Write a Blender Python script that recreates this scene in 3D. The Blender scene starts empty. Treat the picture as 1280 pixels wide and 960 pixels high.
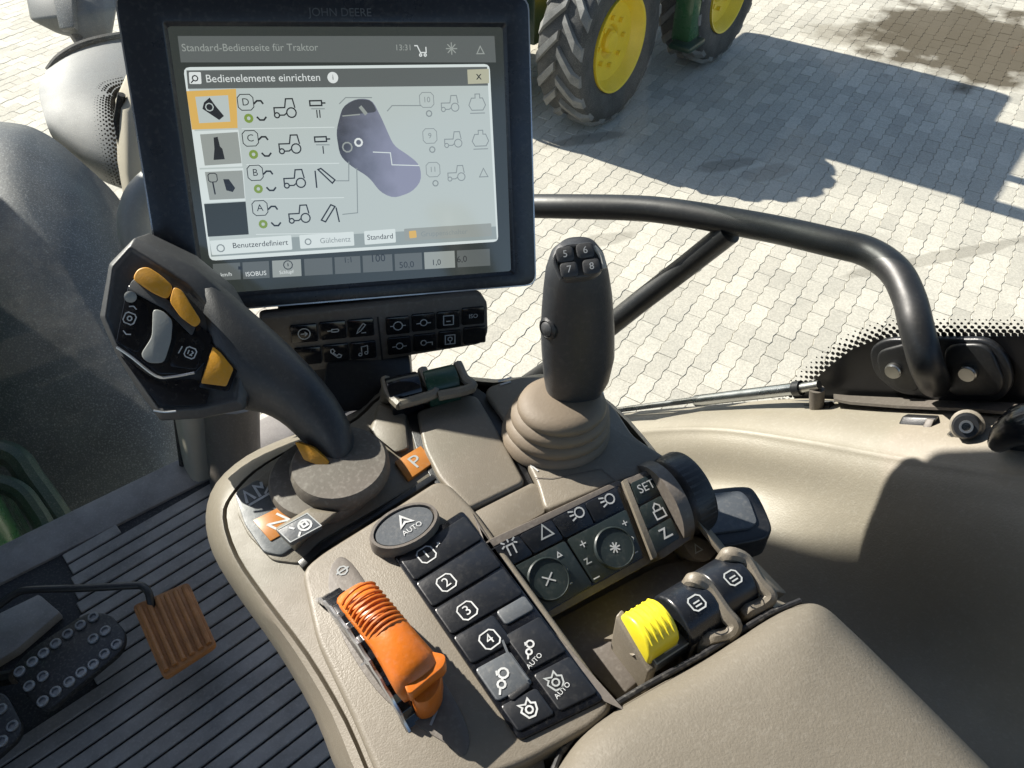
import bpy, bmesh, math, random
from mathutils import Vector as V, Matrix
random.seed(7)
sc = bpy.context.scene
rad = math.radians

# ---------------------------------------------------------------- camera
FPX, CX, CY = 1000.0, 640.0, 480.0            # focal length and centre for a 1280 x 960 frame
EYE = V((0, 0, 1.25))                          # cab floor is z = 0
PITCH = rad(45)
FWD = V((0, math.cos(PITCH), -math.sin(PITCH)))
UPV = V((0, math.sin(PITCH), math.cos(PITCH)))
RGT = V((1, 0, 0))
cd = bpy.data.cameras.new('camera'); cam = bpy.data.objects.new('camera', cd)
sc.collection.objects.link(cam)
cd.sensor_width = 36; cd.lens = FPX / 1280 * 36; cd.clip_start = 0.02; cd.clip_end = 600
cam.matrix_world = Matrix.Translation(EYE) @ Matrix((RGT, UPV, -FWD)).transposed().to_4x4()
sc.camera = cam

# ---------------------------------------------------------------- sky, sun, exposure
SUN_H = V((-0.828, 0.56, 0)).normalized(); SUN_EL = rad(34)
w = bpy.data.worlds.new('World'); sc.world = w; w.use_nodes = True
nt = w.node_tree; nt.nodes.clear()
sky = nt.nodes.new('ShaderNodeTexSky'); sky.sky_type = 'NISHITA'; sky.sun_disc = False
sky.sun_elevation = SUN_EL; sky.sun_rotation = math.atan2(SUN_H.x, SUN_H.y)
bg = nt.nodes.new('ShaderNodeBackground'); bg.inputs[1].default_value = 0.075
wo = nt.nodes.new('ShaderNodeOutputWorld')
nt.links.new(sky.outputs[0], bg.inputs[0]); nt.links.new(bg.outputs[0], wo.inputs[0])
ld = bpy.data.lights.new('sun', 'SUN'); ld.energy = 5.0; ld.angle = rad(0.5); ld.color = (1, 0.94, 0.85)
sun = bpy.data.objects.new('sun', ld); sc.collection.objects.link(sun)
tosun = SUN_H * math.cos(SUN_EL) + V((0, 0, math.sin(SUN_EL)))
sun.rotation_euler = tosun.to_track_quat('Z', 'Y').to_euler(); sun.location = (0, 0, 6)
sc.view_settings.view_transform = 'Standard'; sc.view_settings.look = 'None'
sc.view_settings.exposure = 1.15; sc.view_settings.gamma = 1.0; sc.view_settings.use_curve_mapping = False
sc.render.engine = 'CYCLES'
sc.cycles.use_denoising = True
sc.cycles.max_bounces = 8; sc.cycles.transparent_max_bounces = 12; sc.cycles.caustics_reflective = False; sc.cycles.caustics_refractive = False

# ---------------------------------------------------------------- geometry helpers
def ray(px, py): return FWD + RGT * ((px - CX) / FPX) - UPV * ((py - CY) / FPX)
def at(px, py, t): return EYE + ray(px, py) * t
def onz(px, py, z):
    r = ray(px, py); return EYE + r * ((z - EYE.z) / r.z)
def onp(px, py, o, n):
    r = ray(px, py); return EYE + r * ((o - EYE).dot(n) / r.dot(n))
EF = V((-0.61, 0.79, 0)).normalized()          # own tractor: forward
ER = V((EF.y, -EF.x, 0))                       # own tractor: right
ZU = V((0, 0, 1))
def cabp(f, r, z): return EF * f + ER * r + ZU * z
class Fr:
    def __init__(s, o, x, y):
        s.o = V(o); s.x = V(x).normalized(); s.n = s.x.cross(V(y)).normalized(); s.y = s.n.cross(s.x)
    def p(s, a, b, c=0): return s.o + s.x * a + s.y * b + s.n * c
    def moved(s, a, b, c=0): return Fr(s.p(a, b, c), s.x, s.y)
    def at(s, o, c=0): return Fr(V(o) + s.n * c, s.x, s.y)
    def rot(s, ang):
        return Fr(s.o, s.x * math.cos(ang) + s.y * math.sin(ang), s.y * math.cos(ang) - s.x * math.sin(ang))

WORLD_LOC = {}
def link(name, me, mat, parent, loc):
    o = bpy.data.objects.new(name, me); sc.collection.objects.link(o)
    if mat is not None and me is not None and not me.materials: me.materials.append(mat)
    WORLD_LOC[o] = V(loc)
    if parent: o.parent = parent; o.location = V(loc) - WORLD_LOC[parent]
    else: o.location = loc
    return o
def thing(name, label, cat, loc, group=None, kind=None):
    o = link(name, None, None, None, loc); return tag(o, label, cat, group, kind)
def tag(o, label=None, cat=None, group=None, kind=None):
    if label: o['label'] = label
    if cat: o['category'] = cat
    if group: o['group'] = group
    if kind: o['kind'] = kind
    return o
class MB:
    def __init__(s): s.v = []; s.f = []
    def add(s, vs, fs):
        k = len(s.v); s.v += [V(p) for p in vs]; s.f += [tuple(i + k for i in f) for f in fs]; return s
    def prism(s, top, down):
        n = len(top); vs = list(top) + [p + down for p in top]
        return s.add(vs, [tuple(range(n)), tuple(range(2 * n - 1, n - 1, -1))] + [(i, i + n, (i + 1) % n + n, (i + 1) % n) for i in range(n)])
    def loft(s, rings, cap=True, closed=True):
        n = len(rings[0]); vs = [p for r in rings for p in r]; fs = []
        for k in range(len(rings) - 1):
            for i in range(n if closed else n - 1):
                j = (i + 1) % n
                fs.append((k * n + i, k * n + j, (k + 1) * n + j, (k + 1) * n + i))
        if cap: fs += [tuple(range(n - 1, -1, -1)), tuple(range((len(rings) - 1) * n, len(rings) * n))]
        return s.add(vs, fs)
    def tube(s, path, r, n=14, flat=1.0, cap=True):
        path = [V(p) for p in path]; m = len(path); rs = r if isinstance(r, (list, tuple)) else [r] * m
        rings = []; up = None
        for i, p in enumerate(path):
            d = (path[min(i + 1, m - 1)] - path[max(i - 1, 0)]).normalized()
            if up is None:
                up = V((0, 0, 1)) if abs(d.z) < 0.9 else V((1, 0, 0))
            up = (up - d * up.dot(d)).normalized(); side = d.cross(up)
            rings.append([p + (side * math.cos(a) + up * math.sin(a) * flat) * rs[i] for a in [2 * math.pi * k / n for k in range(n)]])
        return s.loft(rings, cap)
    def lathe(s, o, ax, prof, n=32, ref=None, sx=1.0):
        ax = V(ax).normalized(); r0 = V(ref) if ref else (V((1, 0, 0)) if abs(ax.x) < 0.8 else V((0, 1, 0)))
        a = (r0 - ax * r0.dot(ax)).normalized(); b = ax.cross(a)
        return s.loft([[V(o) + ax * h + (a * math.cos(t) * sx + b * math.sin(t)) * r for t in [2 * math.pi * k / n for k in range(n)]] for r, h in prof])
    def box(s, fr, sx, sy, sz):
        q = [fr.p(-sx / 2, -sy / 2, sz), fr.p(sx / 2, -sy / 2, sz), fr.p(sx / 2, sy / 2, sz), fr.p(-sx / 2, sy / 2, sz)]
        return s.prism(q, fr.n * -sz)
    def ribbon(s, pts, w, n, closed=False):
        pts = [V(p) for p in pts]; m = len(pts); L = []; R_ = []
        for i in range(m):
            if closed: a, b = pts[i] - pts[i - 1], pts[(i + 1) % m] - pts[i]
            else:
                a = pts[i] - pts[i - 1] if i else pts[1] - pts[0]; b = pts[i + 1] - pts[i] if i < m - 1 else pts[-1] - pts[-2]
            a = a.normalized(); b = b.normalized(); na = n.cross(a); nb = n.cross(b); h = na + nb
            if h.length < 1e-4: h = na
            h = h.normalized(); k = max(0.5, h.dot(na)); e = h * (w / 2 / k)
            L.append(pts[i] + e); R_.append(pts[i] - e)
        fs = [(i, i + m, (i + 1) % m + m, (i + 1) % m) for i in range(m if closed else m - 1)]
        return s.add(L + R_, fs)
    def build(s, name, mat, parent=None, bv=0.0, seg=2, smooth=True, ang=35, sub=0, loc=None, bvang=0.5, thick=0.0):
        bm = bmesh.new(); vs = [bm.verts.new(p) for p in s.v]
        for f in s.f:
            try: bm.faces.new([vs[i] for i in f])
            except ValueError: pass
        bmesh.ops.recalc_face_normals(bm, faces=bm.faces[:])
        if thick:
            g = bmesh.ops.solidify(bm, geom=bm.faces[:], thickness=thick)
            bmesh.ops.recalc_face_normals(bm, faces=bm.faces[:])
        if bv:
            es = [e for e in bm.edges if len(e.link_faces) == 2 and e.calc_face_angle(0) > bvang]
            bmesh.ops.bevel(bm, geom=es, offset=bv, segments=seg, profile=0.5, affect='EDGES', clamp_overlap=True)
        c = loc if loc is not None else sum((v.co for v in bm.verts), V()) / max(1, len(bm.verts))
        for v in bm.verts: v.co -= c
        me = bpy.data.meshes.new(name); bm.to_mesh(me); bm.free()
        if smooth:
            me.polygons.foreach_set('use_smooth', [True] * len(me.polygons)); me.set_sharp_from_angle(angle=rad(ang))
        o = link(name, me, mat, parent, c)
        if sub:
            md = o.modifiers.new('subdivision', 'SUBSURF'); md.levels = sub; md.render_levels = sub
        return o
def rounded(pts, r, n=4):
    out = []; m = len(pts)
    for i in range(m):
        p, a, b = V(pts[i]), V(pts[i - 1]), V(pts[(i + 1) % m])
        d1 = a - p; d2 = b - p
        k = min(r, d1.length * 0.48, d2.length * 0.48)
        A = p + d1.normalized() * k; B = p + d2.normalized() * k
        for j in range(n + 1):
            t = j / n; out.append(A * (1 - t) ** 2 + p * (2 * t * (1 - t)) + B * t * t)
    return out
def smoothpath(pts, n=8):
    pts = [V(p) for p in pts]; out = []
    for i in range(len(pts) - 1):
        p0 = pts[max(i - 1, 0)]; p1 = pts[i]; p2 = pts[i + 1]; p3 = pts[min(i + 2, len(pts) - 1)]
        for j in range(n):
            t = j / n
            out.append(0.5 * ((2 * p1) + (p2 - p0) * t + (2 * p0 - 5 * p1 + 4 * p2 - p3) * t * t + (3 * p1 - p0 - 3 * p2 + p3) * t ** 3))
    return out + [pts[-1]]
def closedsmooth(pts, n=4):
    pts = [V(p) for p in pts]; m = len(pts); out = []
    for i in range(m):
        p0, p1, p2, p3 = pts[i - 1], pts[i], pts[(i + 1) % m], pts[(i + 2) % m]
        for j in range(n):
            t = j / n
            out.append(0.5 * ((2 * p1) + (p2 - p0) * t + (2 * p0 - 5 * p1 + 4 * p2 - p3) * t * t + (3 * p1 - p0 - 3 * p2 + p3) * t ** 3))
    return out
def plate(name, pxs, z, depth, mat, parent, bv=0.0015, r=0.0, **k):
    q = [onz(x, y, z) for x, y in pxs]
    if r: q = rounded(q, r)
    return MB().prism(q, V((0, 0, -depth))).build(name, mat, parent, bv=bv, **k)
def pplate(name, pxs, fr, c, depth, mat, parent, bv=0.001, r=0.0, **k):
    q = [onp(x, y, fr.p(0, 0, c), fr.n) for x, y in pxs]
    if r: q = rounded(q, r)
    return MB().prism(q, fr.n * -depth).build(name, mat, parent, bv=bv, **k)

# ---------------------------------------------------------------- lettering (built-in font), all strings made in one pass
STRINGS = ['1', '2', '3', '4', '5', '6', '7', '8', 'P', 'N', 'SET', 'AUTO', '12', 'ISO', 'F', 'A', 'B', 'C', 'D', 'I', 'II', 'x', 'i', '9', '10', '11', '13:31',
           'JOHN DEERE', 'Standard-Bedienseite für Traktor', 'Bedienelemente einrichten', 'Benutzerdefiniert', 'Gülchentz', 'Standard',
           'Gruppenschalter', '50,0', '1,0', '6,0', '1:1', '100', 'km/h', 'Schlupf', 'ISOBUS', 'EPTO', 'REMOTE']
GLYPH = {}
tmp = []
for s_ in STRINGS:
    c_ = bpy.data.curves.new('t', 'FONT'); c_.body = s_; c_.align_x = 'CENTER'; c_.align_y = 'CENTER'; c_.resolution_u = 3
    o_ = bpy.data.objects.new('t', c_); sc.collection.objects.link(o_); tmp.append((s_, o_, c_))
dg = bpy.context.evaluated_depsgraph_get(); dg.update()
for s_, o_, c_ in tmp:
    m_ = o_.evaluated_get(dg).to_mesh()
    GLYPH[s_] = ([tuple(v.co) for v in m_.vertices], [tuple(p.vertices) for p in m_.polygons])
    o_.evaluated_get(dg).to_mesh_clear()
for s_, o_, c_ in tmp:
    bpy.data.objects.remove(o_); bpy.data.curves.remove(c_)
def text(s_, fr, size, mat, parent, name='lettering', sx=1.0):
    vs, fs = GLYPH[s_]; size *= .78
    return MB().add([fr.p(a * size * sx, b * size, 0) for a, b, _ in vs], fs).build(name, mat, parent, smooth=False)
def icon(paths, fr, size, wd, mat, parent, name='icon'):
    """paths: lists of (x, y) in -1..1; a path whose first and last point agree is closed"""
    mb = MB()
    for k, p in enumerate(paths):
        cl = len(p) > 2 and p[0] == p[-1]
        q = [fr.p(a * size, b * size, k * 0.00004) for a, b in (p[:-1] if cl else p)]
        mb.ribbon(q, wd, fr.n, cl)
    return mb.build(name, mat, parent, smooth=False)
def circ(cx, cy, r, n=14, a0=0, a1=360):
    k = n if a1 - a0 < 360 else n
    return [(cx + r * math.cos(rad(a0 + (a1 - a0) * i / k)), cy + r * math.sin(rad(a0 + (a1 - a0) * i / k))) for i in range(k)] + \
           ([(cx + r, cy)] if a1 - a0 >= 360 else [(cx + r * math.cos(rad(a1)), cy + r * math.sin(rad(a1)))])
def closed(p): p = list(p); p[-1] = p[0]; return p
SQ = [(-1, -.6), (-1, .6), (-.6, 1), (.6, 1), (1, .6), (1, -.6), (.6, -1), (-.6, -1), (-1, -.6)]
TRACTOR = [closed(circ(.55, -.35, .42)), closed(circ(-.75, -.55, .22)), [(-.52, -.55), (-.1, -.55), (.1, -.4)], [(-.95, -.4), (-.95, .1), (.0, .1), (.15, .85), (.75, .85), (.9, .05)]]
FONT_CYL = [[(-1, .3), (-1, -.3), (.5, -.3), (.5, .3), (-1, .3)], [(.5, 0), (1, 0)], [(-.9, -.8), (.9, -.8)]]
ARM_UP = [[(-.9, -.9), (-.9, .8)], [(-.6, .9), (.7, -.5), (1, -.2), (-.3, 1), (-.6, .9)]]
ARM_DN = [[(-.9, -.6), (.2, .9), (.6, .7), (-.5, -.8), (-.9, -.6)], [(.9, -.9), (.7, .6)]]
ENGINE = [[(-.6, -.7), (-.9, -.2), (-.6, .5), (-.2, .5), (-.2, .9), (.3, .9), (.3, .5), (.6, .5), (.9, -.2), (.6, -.7), (-.6, -.7)], [(-.8, -1), (.8, -1)]]
LAMP = [closed(circ(.35, .1, .6, 12)), [(-.35, .5), (-1, .7)], [(-.4, .1), (-1, .15)], [(-.3, -.3), (-.9, -.5)]]
BEACON = [[(-.4, -.9), (-.4, .3), (.4, .3), (.4, -.9)], [(-1, .2), (-.6, .4)], [(1, .2), (.6, .4)], [(0, .6), (0, 1)], [(-.9, .9), (-.5, .6)], [(.9, .9), (.5, .6)]]
TRI = [[(-.8, -.7), (.8, -.7), (0, .8), (-.8, -.7)]]
LOCK = [[(-.7, -.9), (.7, -.9), (.7, .1), (-.7, .1), (-.7, -.9)], [(-.45, .1), (-.45, .6), (0, 1), (.45, .6), (.45, .1)]]
CURVE = [[(-1, .7), (.1, .7), (-.6, -.7), (1, -.7)]]
PLUS = [[(-1, 0), (1, 0)], [(0, -1), (0, 1)]]
MINUS = [[(-1, 0), (1, 0)]]
STAR = [[(-1, 0), (1, 0)], [(0, -1), (0, 1)], [(-.7, -.7), (.7, .7)], [(-.7, .7), (.7, -.7)]]
ARROWC = [closed(circ(0, 0, 1, 16)), [(-.6, 0), (.5, 0)], [(.1, .4), (.5, 0), (.1, -.4)]]
KEYI = [[(-1, 0), (-.2, 0)], [(-.2, .25), (.8, .25), (1, 0), (.8, -.25), (-.2, -.25), (-.2, .25)]]
PENCIL = [[(-.8, -.9), (-.5, -.2), (.4, .9), (.8, .6), (-.1, -.5), (-.8, -.9)], [(0, -.9), (.8, -.9)]]
PHONE = [[(-.9, .7), (-.5, .9), (-.2, .4), (-.5, .1), (.1, -.5), (.4, -.2), (.9, -.5), (.7, -.9), (.2, -.9), (-.9, .2), (-.9, .7)]]
NOTE = [closed(circ(-.6, -.7, .28, 10)), [(-.32, -.7), (-.32, .8), (.75, 1), (.75, -.45)], closed(circ(.47, -.45, .28, 10))]
SEATBOX = [[(-.9, -.9), (-.9, .9), (.9, .9), (.9, -.9), (-.9, -.9)], closed(circ(0, .1, .4, 10)), [(0, -.3), (0, -.8)]]
AXLE = [closed(circ(0, 0, .6, 12)), [(-1.3, -.1), (-.6, -.1)], [(.6, -.1), (1.3, -.1)]]
HARE = [closed(circ(.45, .45, .45, 10)), closed(circ(-.3, -.25, .35, 10)), [(-1, -.9), (-.6, -.45)], [(.15, .1), (-.1, 0)], [(.1, 1), (-.1, .6)]]
GEARE = [[(-.9, .2), (-.5, .5), (-.7, 1), (0, .6), (.6, 1), (.6, .4), (1, .1), (.7, -.6), (.1, -1), (-.6, -.8), (-.9, .2)], closed(circ(0, -.1, .4, 10))]

# ---------------------------------------------------------------- materials
def mat(name, col, rough=0.5, metal=0.0, spec=0.5, bump=0.0, bscale=400.0, var=0.12, vscale=12.0, col2=None, dust=0.0, dustcol=(.45, .43, .38), emit=None, es=1.0, coat=0.0, rvar=0.12):
    m = bpy.data.materials.new(name); m.use_nodes = True; n = m.node_tree; b = n.nodes['Principled BSDF']
    tc = n.nodes.new('ShaderNodeNewGeometry'); L = n.links
    b.inputs['Roughness'].default_value = rough; b.inputs['Metallic'].default_value = metal; b.inputs['Specular IOR Level'].default_value = spec
    if coat: b.inputs['Coat Weight'].default_value = coat; b.inputs['Coat Roughness'].default_value = 0.08
    nz = n.nodes.new('ShaderNodeTexNoise'); nz.inputs['Scale'].default_value = vscale; nz.inputs['Detail'].default_value = 6; nz.inputs['Roughness'].default_value = 0.65
    L.new(tc.outputs['Position'], nz.inputs['Vector'])
    rp = n.nodes.new('ShaderNodeMapRange'); rp.inputs[1].default_value = .3; rp.inputs[2].default_value = .7
    L.new(nz.outputs['Fac'], rp.inputs[0])
    mx = n.nodes.new('ShaderNodeMix'); mx.data_type = 'RGBA'
    c2 = col2 if col2 else tuple(c * (1 - 2 * var) for c in col)
    mx.inputs[6].default_value = (*[min(1, c * (1 + var)) for c in col], 1) if not col2 else (*col, 1); mx.inputs[7].default_value = (*c2, 1)
    L.new(rp.outputs[0], mx.inputs[0]); out = mx.outputs[2]
    if dust:
        sp = n.nodes.new('ShaderNodeTexNoise'); sp.inputs['Scale'].default_value = 260; sp.inputs['Detail'].default_value = 3; L.new(tc.outputs['Position'], sp.inputs['Vector'])
        r2 = n.nodes.new('ShaderNodeMapRange'); r2.inputs[1].default_value = .52; r2.inputs[2].default_value = .78; r2.inputs[4].default_value = dust; L.new(sp.outputs['Fac'], r2.inputs[0])
        m2 = n.nodes.new('ShaderNodeMix'); m2.data_type = 'RGBA'; m2.inputs[7].default_value = (*dustcol, 1); L.new(r2.outputs[0], m2.inputs[0]); L.new(out, m2.inputs[6]); out = m2.outputs[2]
    L.new(out, b.inputs['Base Color'])
    if rvar:
        r3 = n.nodes.new('ShaderNodeMapRange'); r3.inputs[1].default_value = .3; r3.inputs[2].default_value = .7
        r3.inputs[3].default_value = max(.03, rough - rvar); r3.inputs[4].default_value = min(1, rough + rvar); L.new(nz.outputs['Fac'], r3.inputs[0]); L.new(r3.outputs[0], b.inputs['Roughness'])
    if bump:
        bn = n.nodes.new('ShaderNodeTexNoise'); bn.inputs['Scale'].default_value = bscale; bn.inputs['Detail'].default_value = 3; L.new(tc.outputs['Position'], bn.inputs['Vector'])
        bp = n.nodes.new('ShaderNodeBump'); bp.inputs['Strength'].default_value = bump; bp.inputs['Distance'].default_value = 0.0006; L.new(bn.outputs['Fac'], bp.inputs['Height']); L.new(bp.outputs[0], b.inputs['Normal'])
    if emit:
        b.inputs['Emission Color'].default_value = (*emit, 1); b.inputs['Emission Strength'].default_value = es
    return m
M = {}
M['beige'] = mat('beige_plastic', (.178, .156, .121), .5, bump=.35, bscale=900, var=.05, dust=.10)
M['panel'] = mat('beige_panel', (.255, .228, .18), .55, bump=.45, bscale=520, var=.07, vscale=7, dust=.16)
M['pad'] = mat('armrest_vinyl', (.148, .131, .101), .6, bump=.5, bscale=620, var=.06, dust=.08)
M['boot'] = mat('boot_rubber', (.175, .140, .100), .6, bump=.25, var=.08)
M['disc'] = mat('lever_disc_rubber', (.115, .10, .082), .65, bump=.3, var=.1, dust=.2)  # darker than the beige parts: the lever's shadow is mixed into the colour
M['taupe'] = mat('taupe_plastic', (.12, .105, .09), .55, bump=.3, var=.06, dust=.12)
M['skirt'] = mat('skirt_plastic', (.20, .175, .145), .55, bump=.3, bscale=700, var=.06, dust=.1)
M['grip'] = mat('grip_rubber', (.028, .031, .035), .48, bump=.3, bscale=900, var=.12, dust=.04)
M['gripface'] = mat('grip_face', (.05, .052, .055), .45, bump=.2, bscale=900, dust=.05)
M['black'] = mat('black_plastic', (.014, .015, .017), .38, bump=.2, bscale=900, dust=.03)
M['gloss'] = mat('gloss_black', (.006, .007, .010), .16, dust=.03, rvar=.06)
M['button'] = mat('button_black', (.010, .012, .016), .34, bump=.15, dust=.03)
M['buttong'] = mat('button_greenish_black', (.016, .024, .024), .4, bump=.15, dust=.05)
M['greybtn'] = mat('grey_button', (.085, .095, .105), .42, bump=.2, dust=.12)
M['greyrock'] = mat('grey_rocker', (.26, .27, .26), .45, bump=.2, var=.08, dust=.2)
M['yellow'] = mat('amber_plastic', (.62, .29, .025), .42, bump=.2, bscale=700, var=.08, dust=.12)
M['bright'] = mat('yellow_plastic', (.78, .66, .03), .42, bump=.15, var=.06, dust=.06)
M['orange'] = mat('orange_plastic', (.52, .135, .013), .4, bump=.2, var=.08, dust=.08)
M['tile'] = mat('orange_tile', (.42, .16, .03), .35, var=.1, dust=.1)
M['greenr'] = mat('green_rocker', (.02, .06, .04), .35, dust=.1)
M['white'] = mat('white_print', (.50, .515, .515), .55, var=.14, vscale=160)
M['whitedim'] = mat('grey_print', (.34, .36, .36), .5, var=.1)
M['silver'] = mat('silver_trim', (.5, .5, .5), .3, metal=.8, var=.1)
M['chrome'] = mat('strut_metal', (.42, .44, .45), .28, metal=1, var=.1)
M['bolt'] = mat('bolt_metal', (.45, .45, .43), .35, metal=1, var=.2)
M['tube'] = mat('painted_tube', (.014, .015, .016), .46, bump=.1, bscale=300, dust=.03)
M['bezel'] = mat('display_bezel', (.018, .022, .030), .32, bump=.08, bscale=1200, dust=.06)
M['floor'] = mat('rubber_floor', (.27, .252, .235), .6, bump=.35, var=.2, vscale=9, dust=.3)
M['groove'] = mat('floor_groove', (.018, .019, .022), .7, dust=.15)
M['pedal'] = mat('pedal_black', (.012, .013, .014), .4, dust=.15)
M['ring'] = mat('pedal_stud_ring', (.28, .285, .29), .4, metal=.4, var=.2)
M['brown'] = mat('brown_pedal_rubber', (.44, .18, .05), .6, bump=.5, col2=(.28, .12, .04), vscale=30, dust=.12)
M['fender'] = mat('dusty_fender', (.085, .092, .096), .5, bump=.8, bscale=110, col2=(.05, .055, .06), vscale=7, dust=.7, dustcol=(.32, .33, .33))
M['cover'] = mat('grey_cover', (.13, .135, .135), .5, bump=.2, var=.12, vscale=4, dust=.2)
M['pillar'] = mat('pillar_trim', (.46, .42, .34), .5, bump=.2, var=.06, dust=.1)
M['seal'] = mat('rubber_seal', (.012, .012, .013), .6, dust=.2)
M['green'] = mat('green_paint', (.012, .085, .022), .3, var=.1, coat=.3, dust=.12)
M['dgreen'] = mat('dark_green', (.008, .035, .018), .4, var=.15, dust=.15)
M['rim'] = mat('yellow_rim', (.78, .56, .02), .4, var=.06, vscale=5, dust=.05)
M['tyre'] = mat('tyre_rubber', (.035, .036, .037), .72, bump=.5, bscale=120, var=.2, vscale=7, dust=.3)
M['lug'] = mat('tyre_lug', (.15, .15, .145), .75, bump=.5, bscale=120, var=.2, vscale=7, dust=.4)
M['roof'] = mat('roof_lining', (.10, .10, .098), .8, var=.05)
M['frit'] = mat('frit_black', (.006, .006, .007), .35)

def dirt_paving(name, c1, c2, seedcol=None):
    m = bpy.data.materials.new(name); m.use_nodes = True; n = m.node_tree; b = n.nodes['Principled BSDF']; L = n.links
    g = n.nodes.new('ShaderNodeNewGeometry'); b.inputs['Roughness'].default_value = .85
    nz = n.nodes.new('ShaderNodeTexNoise'); nz.inputs['Scale'].default_value = 1.6; nz.inputs['Detail'].default_value = 8; nz.inputs['Roughness'].default_value = .7; L.new(g.outputs['Position'], nz.inputs['Vector'])
    mx = n.nodes.new('ShaderNodeMix'); mx.data_type = 'RGBA'; mx.inputs[6].default_value = (*c1, 1); mx.inputs[7].default_value = (*c2, 1)
    rp = n.nodes.new('ShaderNodeMapRange'); rp.inputs[1].default_value = .35; rp.inputs[2].default_value = .68; L.new(nz.outputs['Fac'], rp.inputs[0]); L.new(rp.outputs[0], mx.inputs[0])
    # each stone a little lighter or darker: value stored per stone
    at_ = n.nodes.new('ShaderNodeAttribute'); at_.attribute_name = 'tone'
    oi = n.nodes.new('ShaderNodeObjectInfo')
    ad = n.nodes.new('ShaderNodeMath'); ad.operation = 'ADD'; L.new(at_.outputs['Fac'], ad.inputs[0])
    ml = n.nodes.new('ShaderNodeMath'); ml.operation = 'MULTIPLY'; ml.inputs[1].default_value = .0; L.new(oi.outputs['Random'], ml.inputs[0]); L.new(ml.outputs[0], ad.inputs[1])
    mr = n.nodes.new('ShaderNodeMapRange'); mr.inputs[3].default_value = .84; mr.inputs[4].default_value = 1.12; L.new(ad.outputs[0], mr.inputs[0])
    m3 = n.nodes.new('ShaderNodeMix'); m3.data_type = 'RGBA'; m3.blend_type = 'MULTIPLY'; m3.inputs[0].default_value = 1; L.new(mx.outputs[2], m3.inputs[6]); L.new(mr.outputs[0], m3.inputs[7])
    # fine grit
    gz = n.nodes.new('ShaderNodeTexNoise'); gz.inputs['Scale'].default_value = 90; gz.inputs['Detail'].default_value = 4; L.new(g.outputs['Position'], gz.inputs['Vector'])
    gr = n.nodes.new('ShaderNodeMapRange'); gr.inputs[1].default_value = .3; gr.inputs[2].default_value = .7; gr.inputs[3].default_value = .82; gr.inputs[4].default_value = 1.1; L.new(gz.outputs['Fac'], gr.inputs[0])
    m4 = n.nodes.new('ShaderNodeMix'); m4.data_type = 'RGBA'; m4.blend_type = 'MULTIPLY'; m4.inputs[0].default_value = 1; L.new(m3.outputs[2], m4.inputs[6]); L.new(gr.outputs[0], m4.inputs[7])
    # brown wet stain on the yard and a few faint oil smears, each with its own outline
    col = m4.outputs[2]; rough = None
    for (cx, cy, rx, ry, ang, cc, st) in STAINS:
        mp = n.nodes.new('ShaderNodeMapping'); mp.vector_type = 'TEXTURE'; mp.inputs['Location'].default_value = (cx, cy, 0); mp.inputs['Rotation'].default_value = (0, 0, ang); mp.inputs['Scale'].default_value = (rx, ry, 50)
        L.new(g.outputs['Position'], mp.inputs['Vector'])
        ln = n.nodes.new('ShaderNodeVectorMath'); ln.operation = 'LENGTH'; L.new(mp.outputs[0], ln.inputs[0])
        sz = n.nodes.new('ShaderNodeTexNoise'); sz.inputs['Scale'].default_value = 3.2; sz.inputs['Detail'].default_value = 6; L.new(g.outputs['Position'], sz.inputs['Vector'])
        sb = n.nodes.new('ShaderNodeMath'); sb.operation = 'MULTIPLY_ADD'; sb.inputs[1].default_value = 1.5; L.new(sz.outputs['Fac'], sb.inputs[0]); L.new(ln.outputs['Value'], sb.inputs[2])
        r5 = n.nodes.new('ShaderNodeMapRange'); r5.inputs[1].default_value = 1.55; r5.inputs[2].default_value = 1.85; r5.inputs[3].default_value = st; r5.inputs[4].default_value = 0; L.new(sb.outputs[0], r5.inputs[0])
        m5 = n.nodes.new('ShaderNodeMix'); m5.data_type = 'RGBA'; m5.inputs[7].default_value = (*cc, 1); L.new(r5.outputs[0], m5.inputs[0]); L.new(col, m5.inputs[6]); col = m5.outputs[2]
    L.new(col, b.inputs['Base Color'])
    bp = n.nodes.new('ShaderNodeBump'); bp.inputs['Strength'].default_value = .5; bp.inputs['Distance'].default_value = .003; L.new(gz.outputs['Fac'], bp.inputs['Height']); L.new(bp.outputs[0], b.inputs['Normal'])
    return m
GZ = -1.75
def gpt(px, py): return onz(px, py, GZ)
s0 = gpt(1215, 52); s1 = gpt(1110, 45)
STAINS = [(s1.x, s1.y, .9, .3, -.1, (.19, .165, .12), .6), (s0.x, s0.y, .95, 1.0, .1, (.07, .054, .030), .97)]
for px_, py_, rx_, ry_, k_ in [(912, 205, .28, .08, .5), (730, 175, .35, .08, .6), (960, 215, .2, .1, .35), (1190, 318, .8, .05, .45), (750, 300, .25, .06, .4), (1080, 300, .25, .12, .2)]:
    g_ = gpt(px_, py_); STAINS.append((g_.x, g_.y, rx_, ry_, .3, (.15, .135, .105), k_))
M['paver'] = dirt_paving('concrete_paver', (.52, .485, .41), (.43, .405, .345))
M['sand'] = dirt_paving('joint_sand', (.44, .405, .33), (.35, .32, .265))

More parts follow.
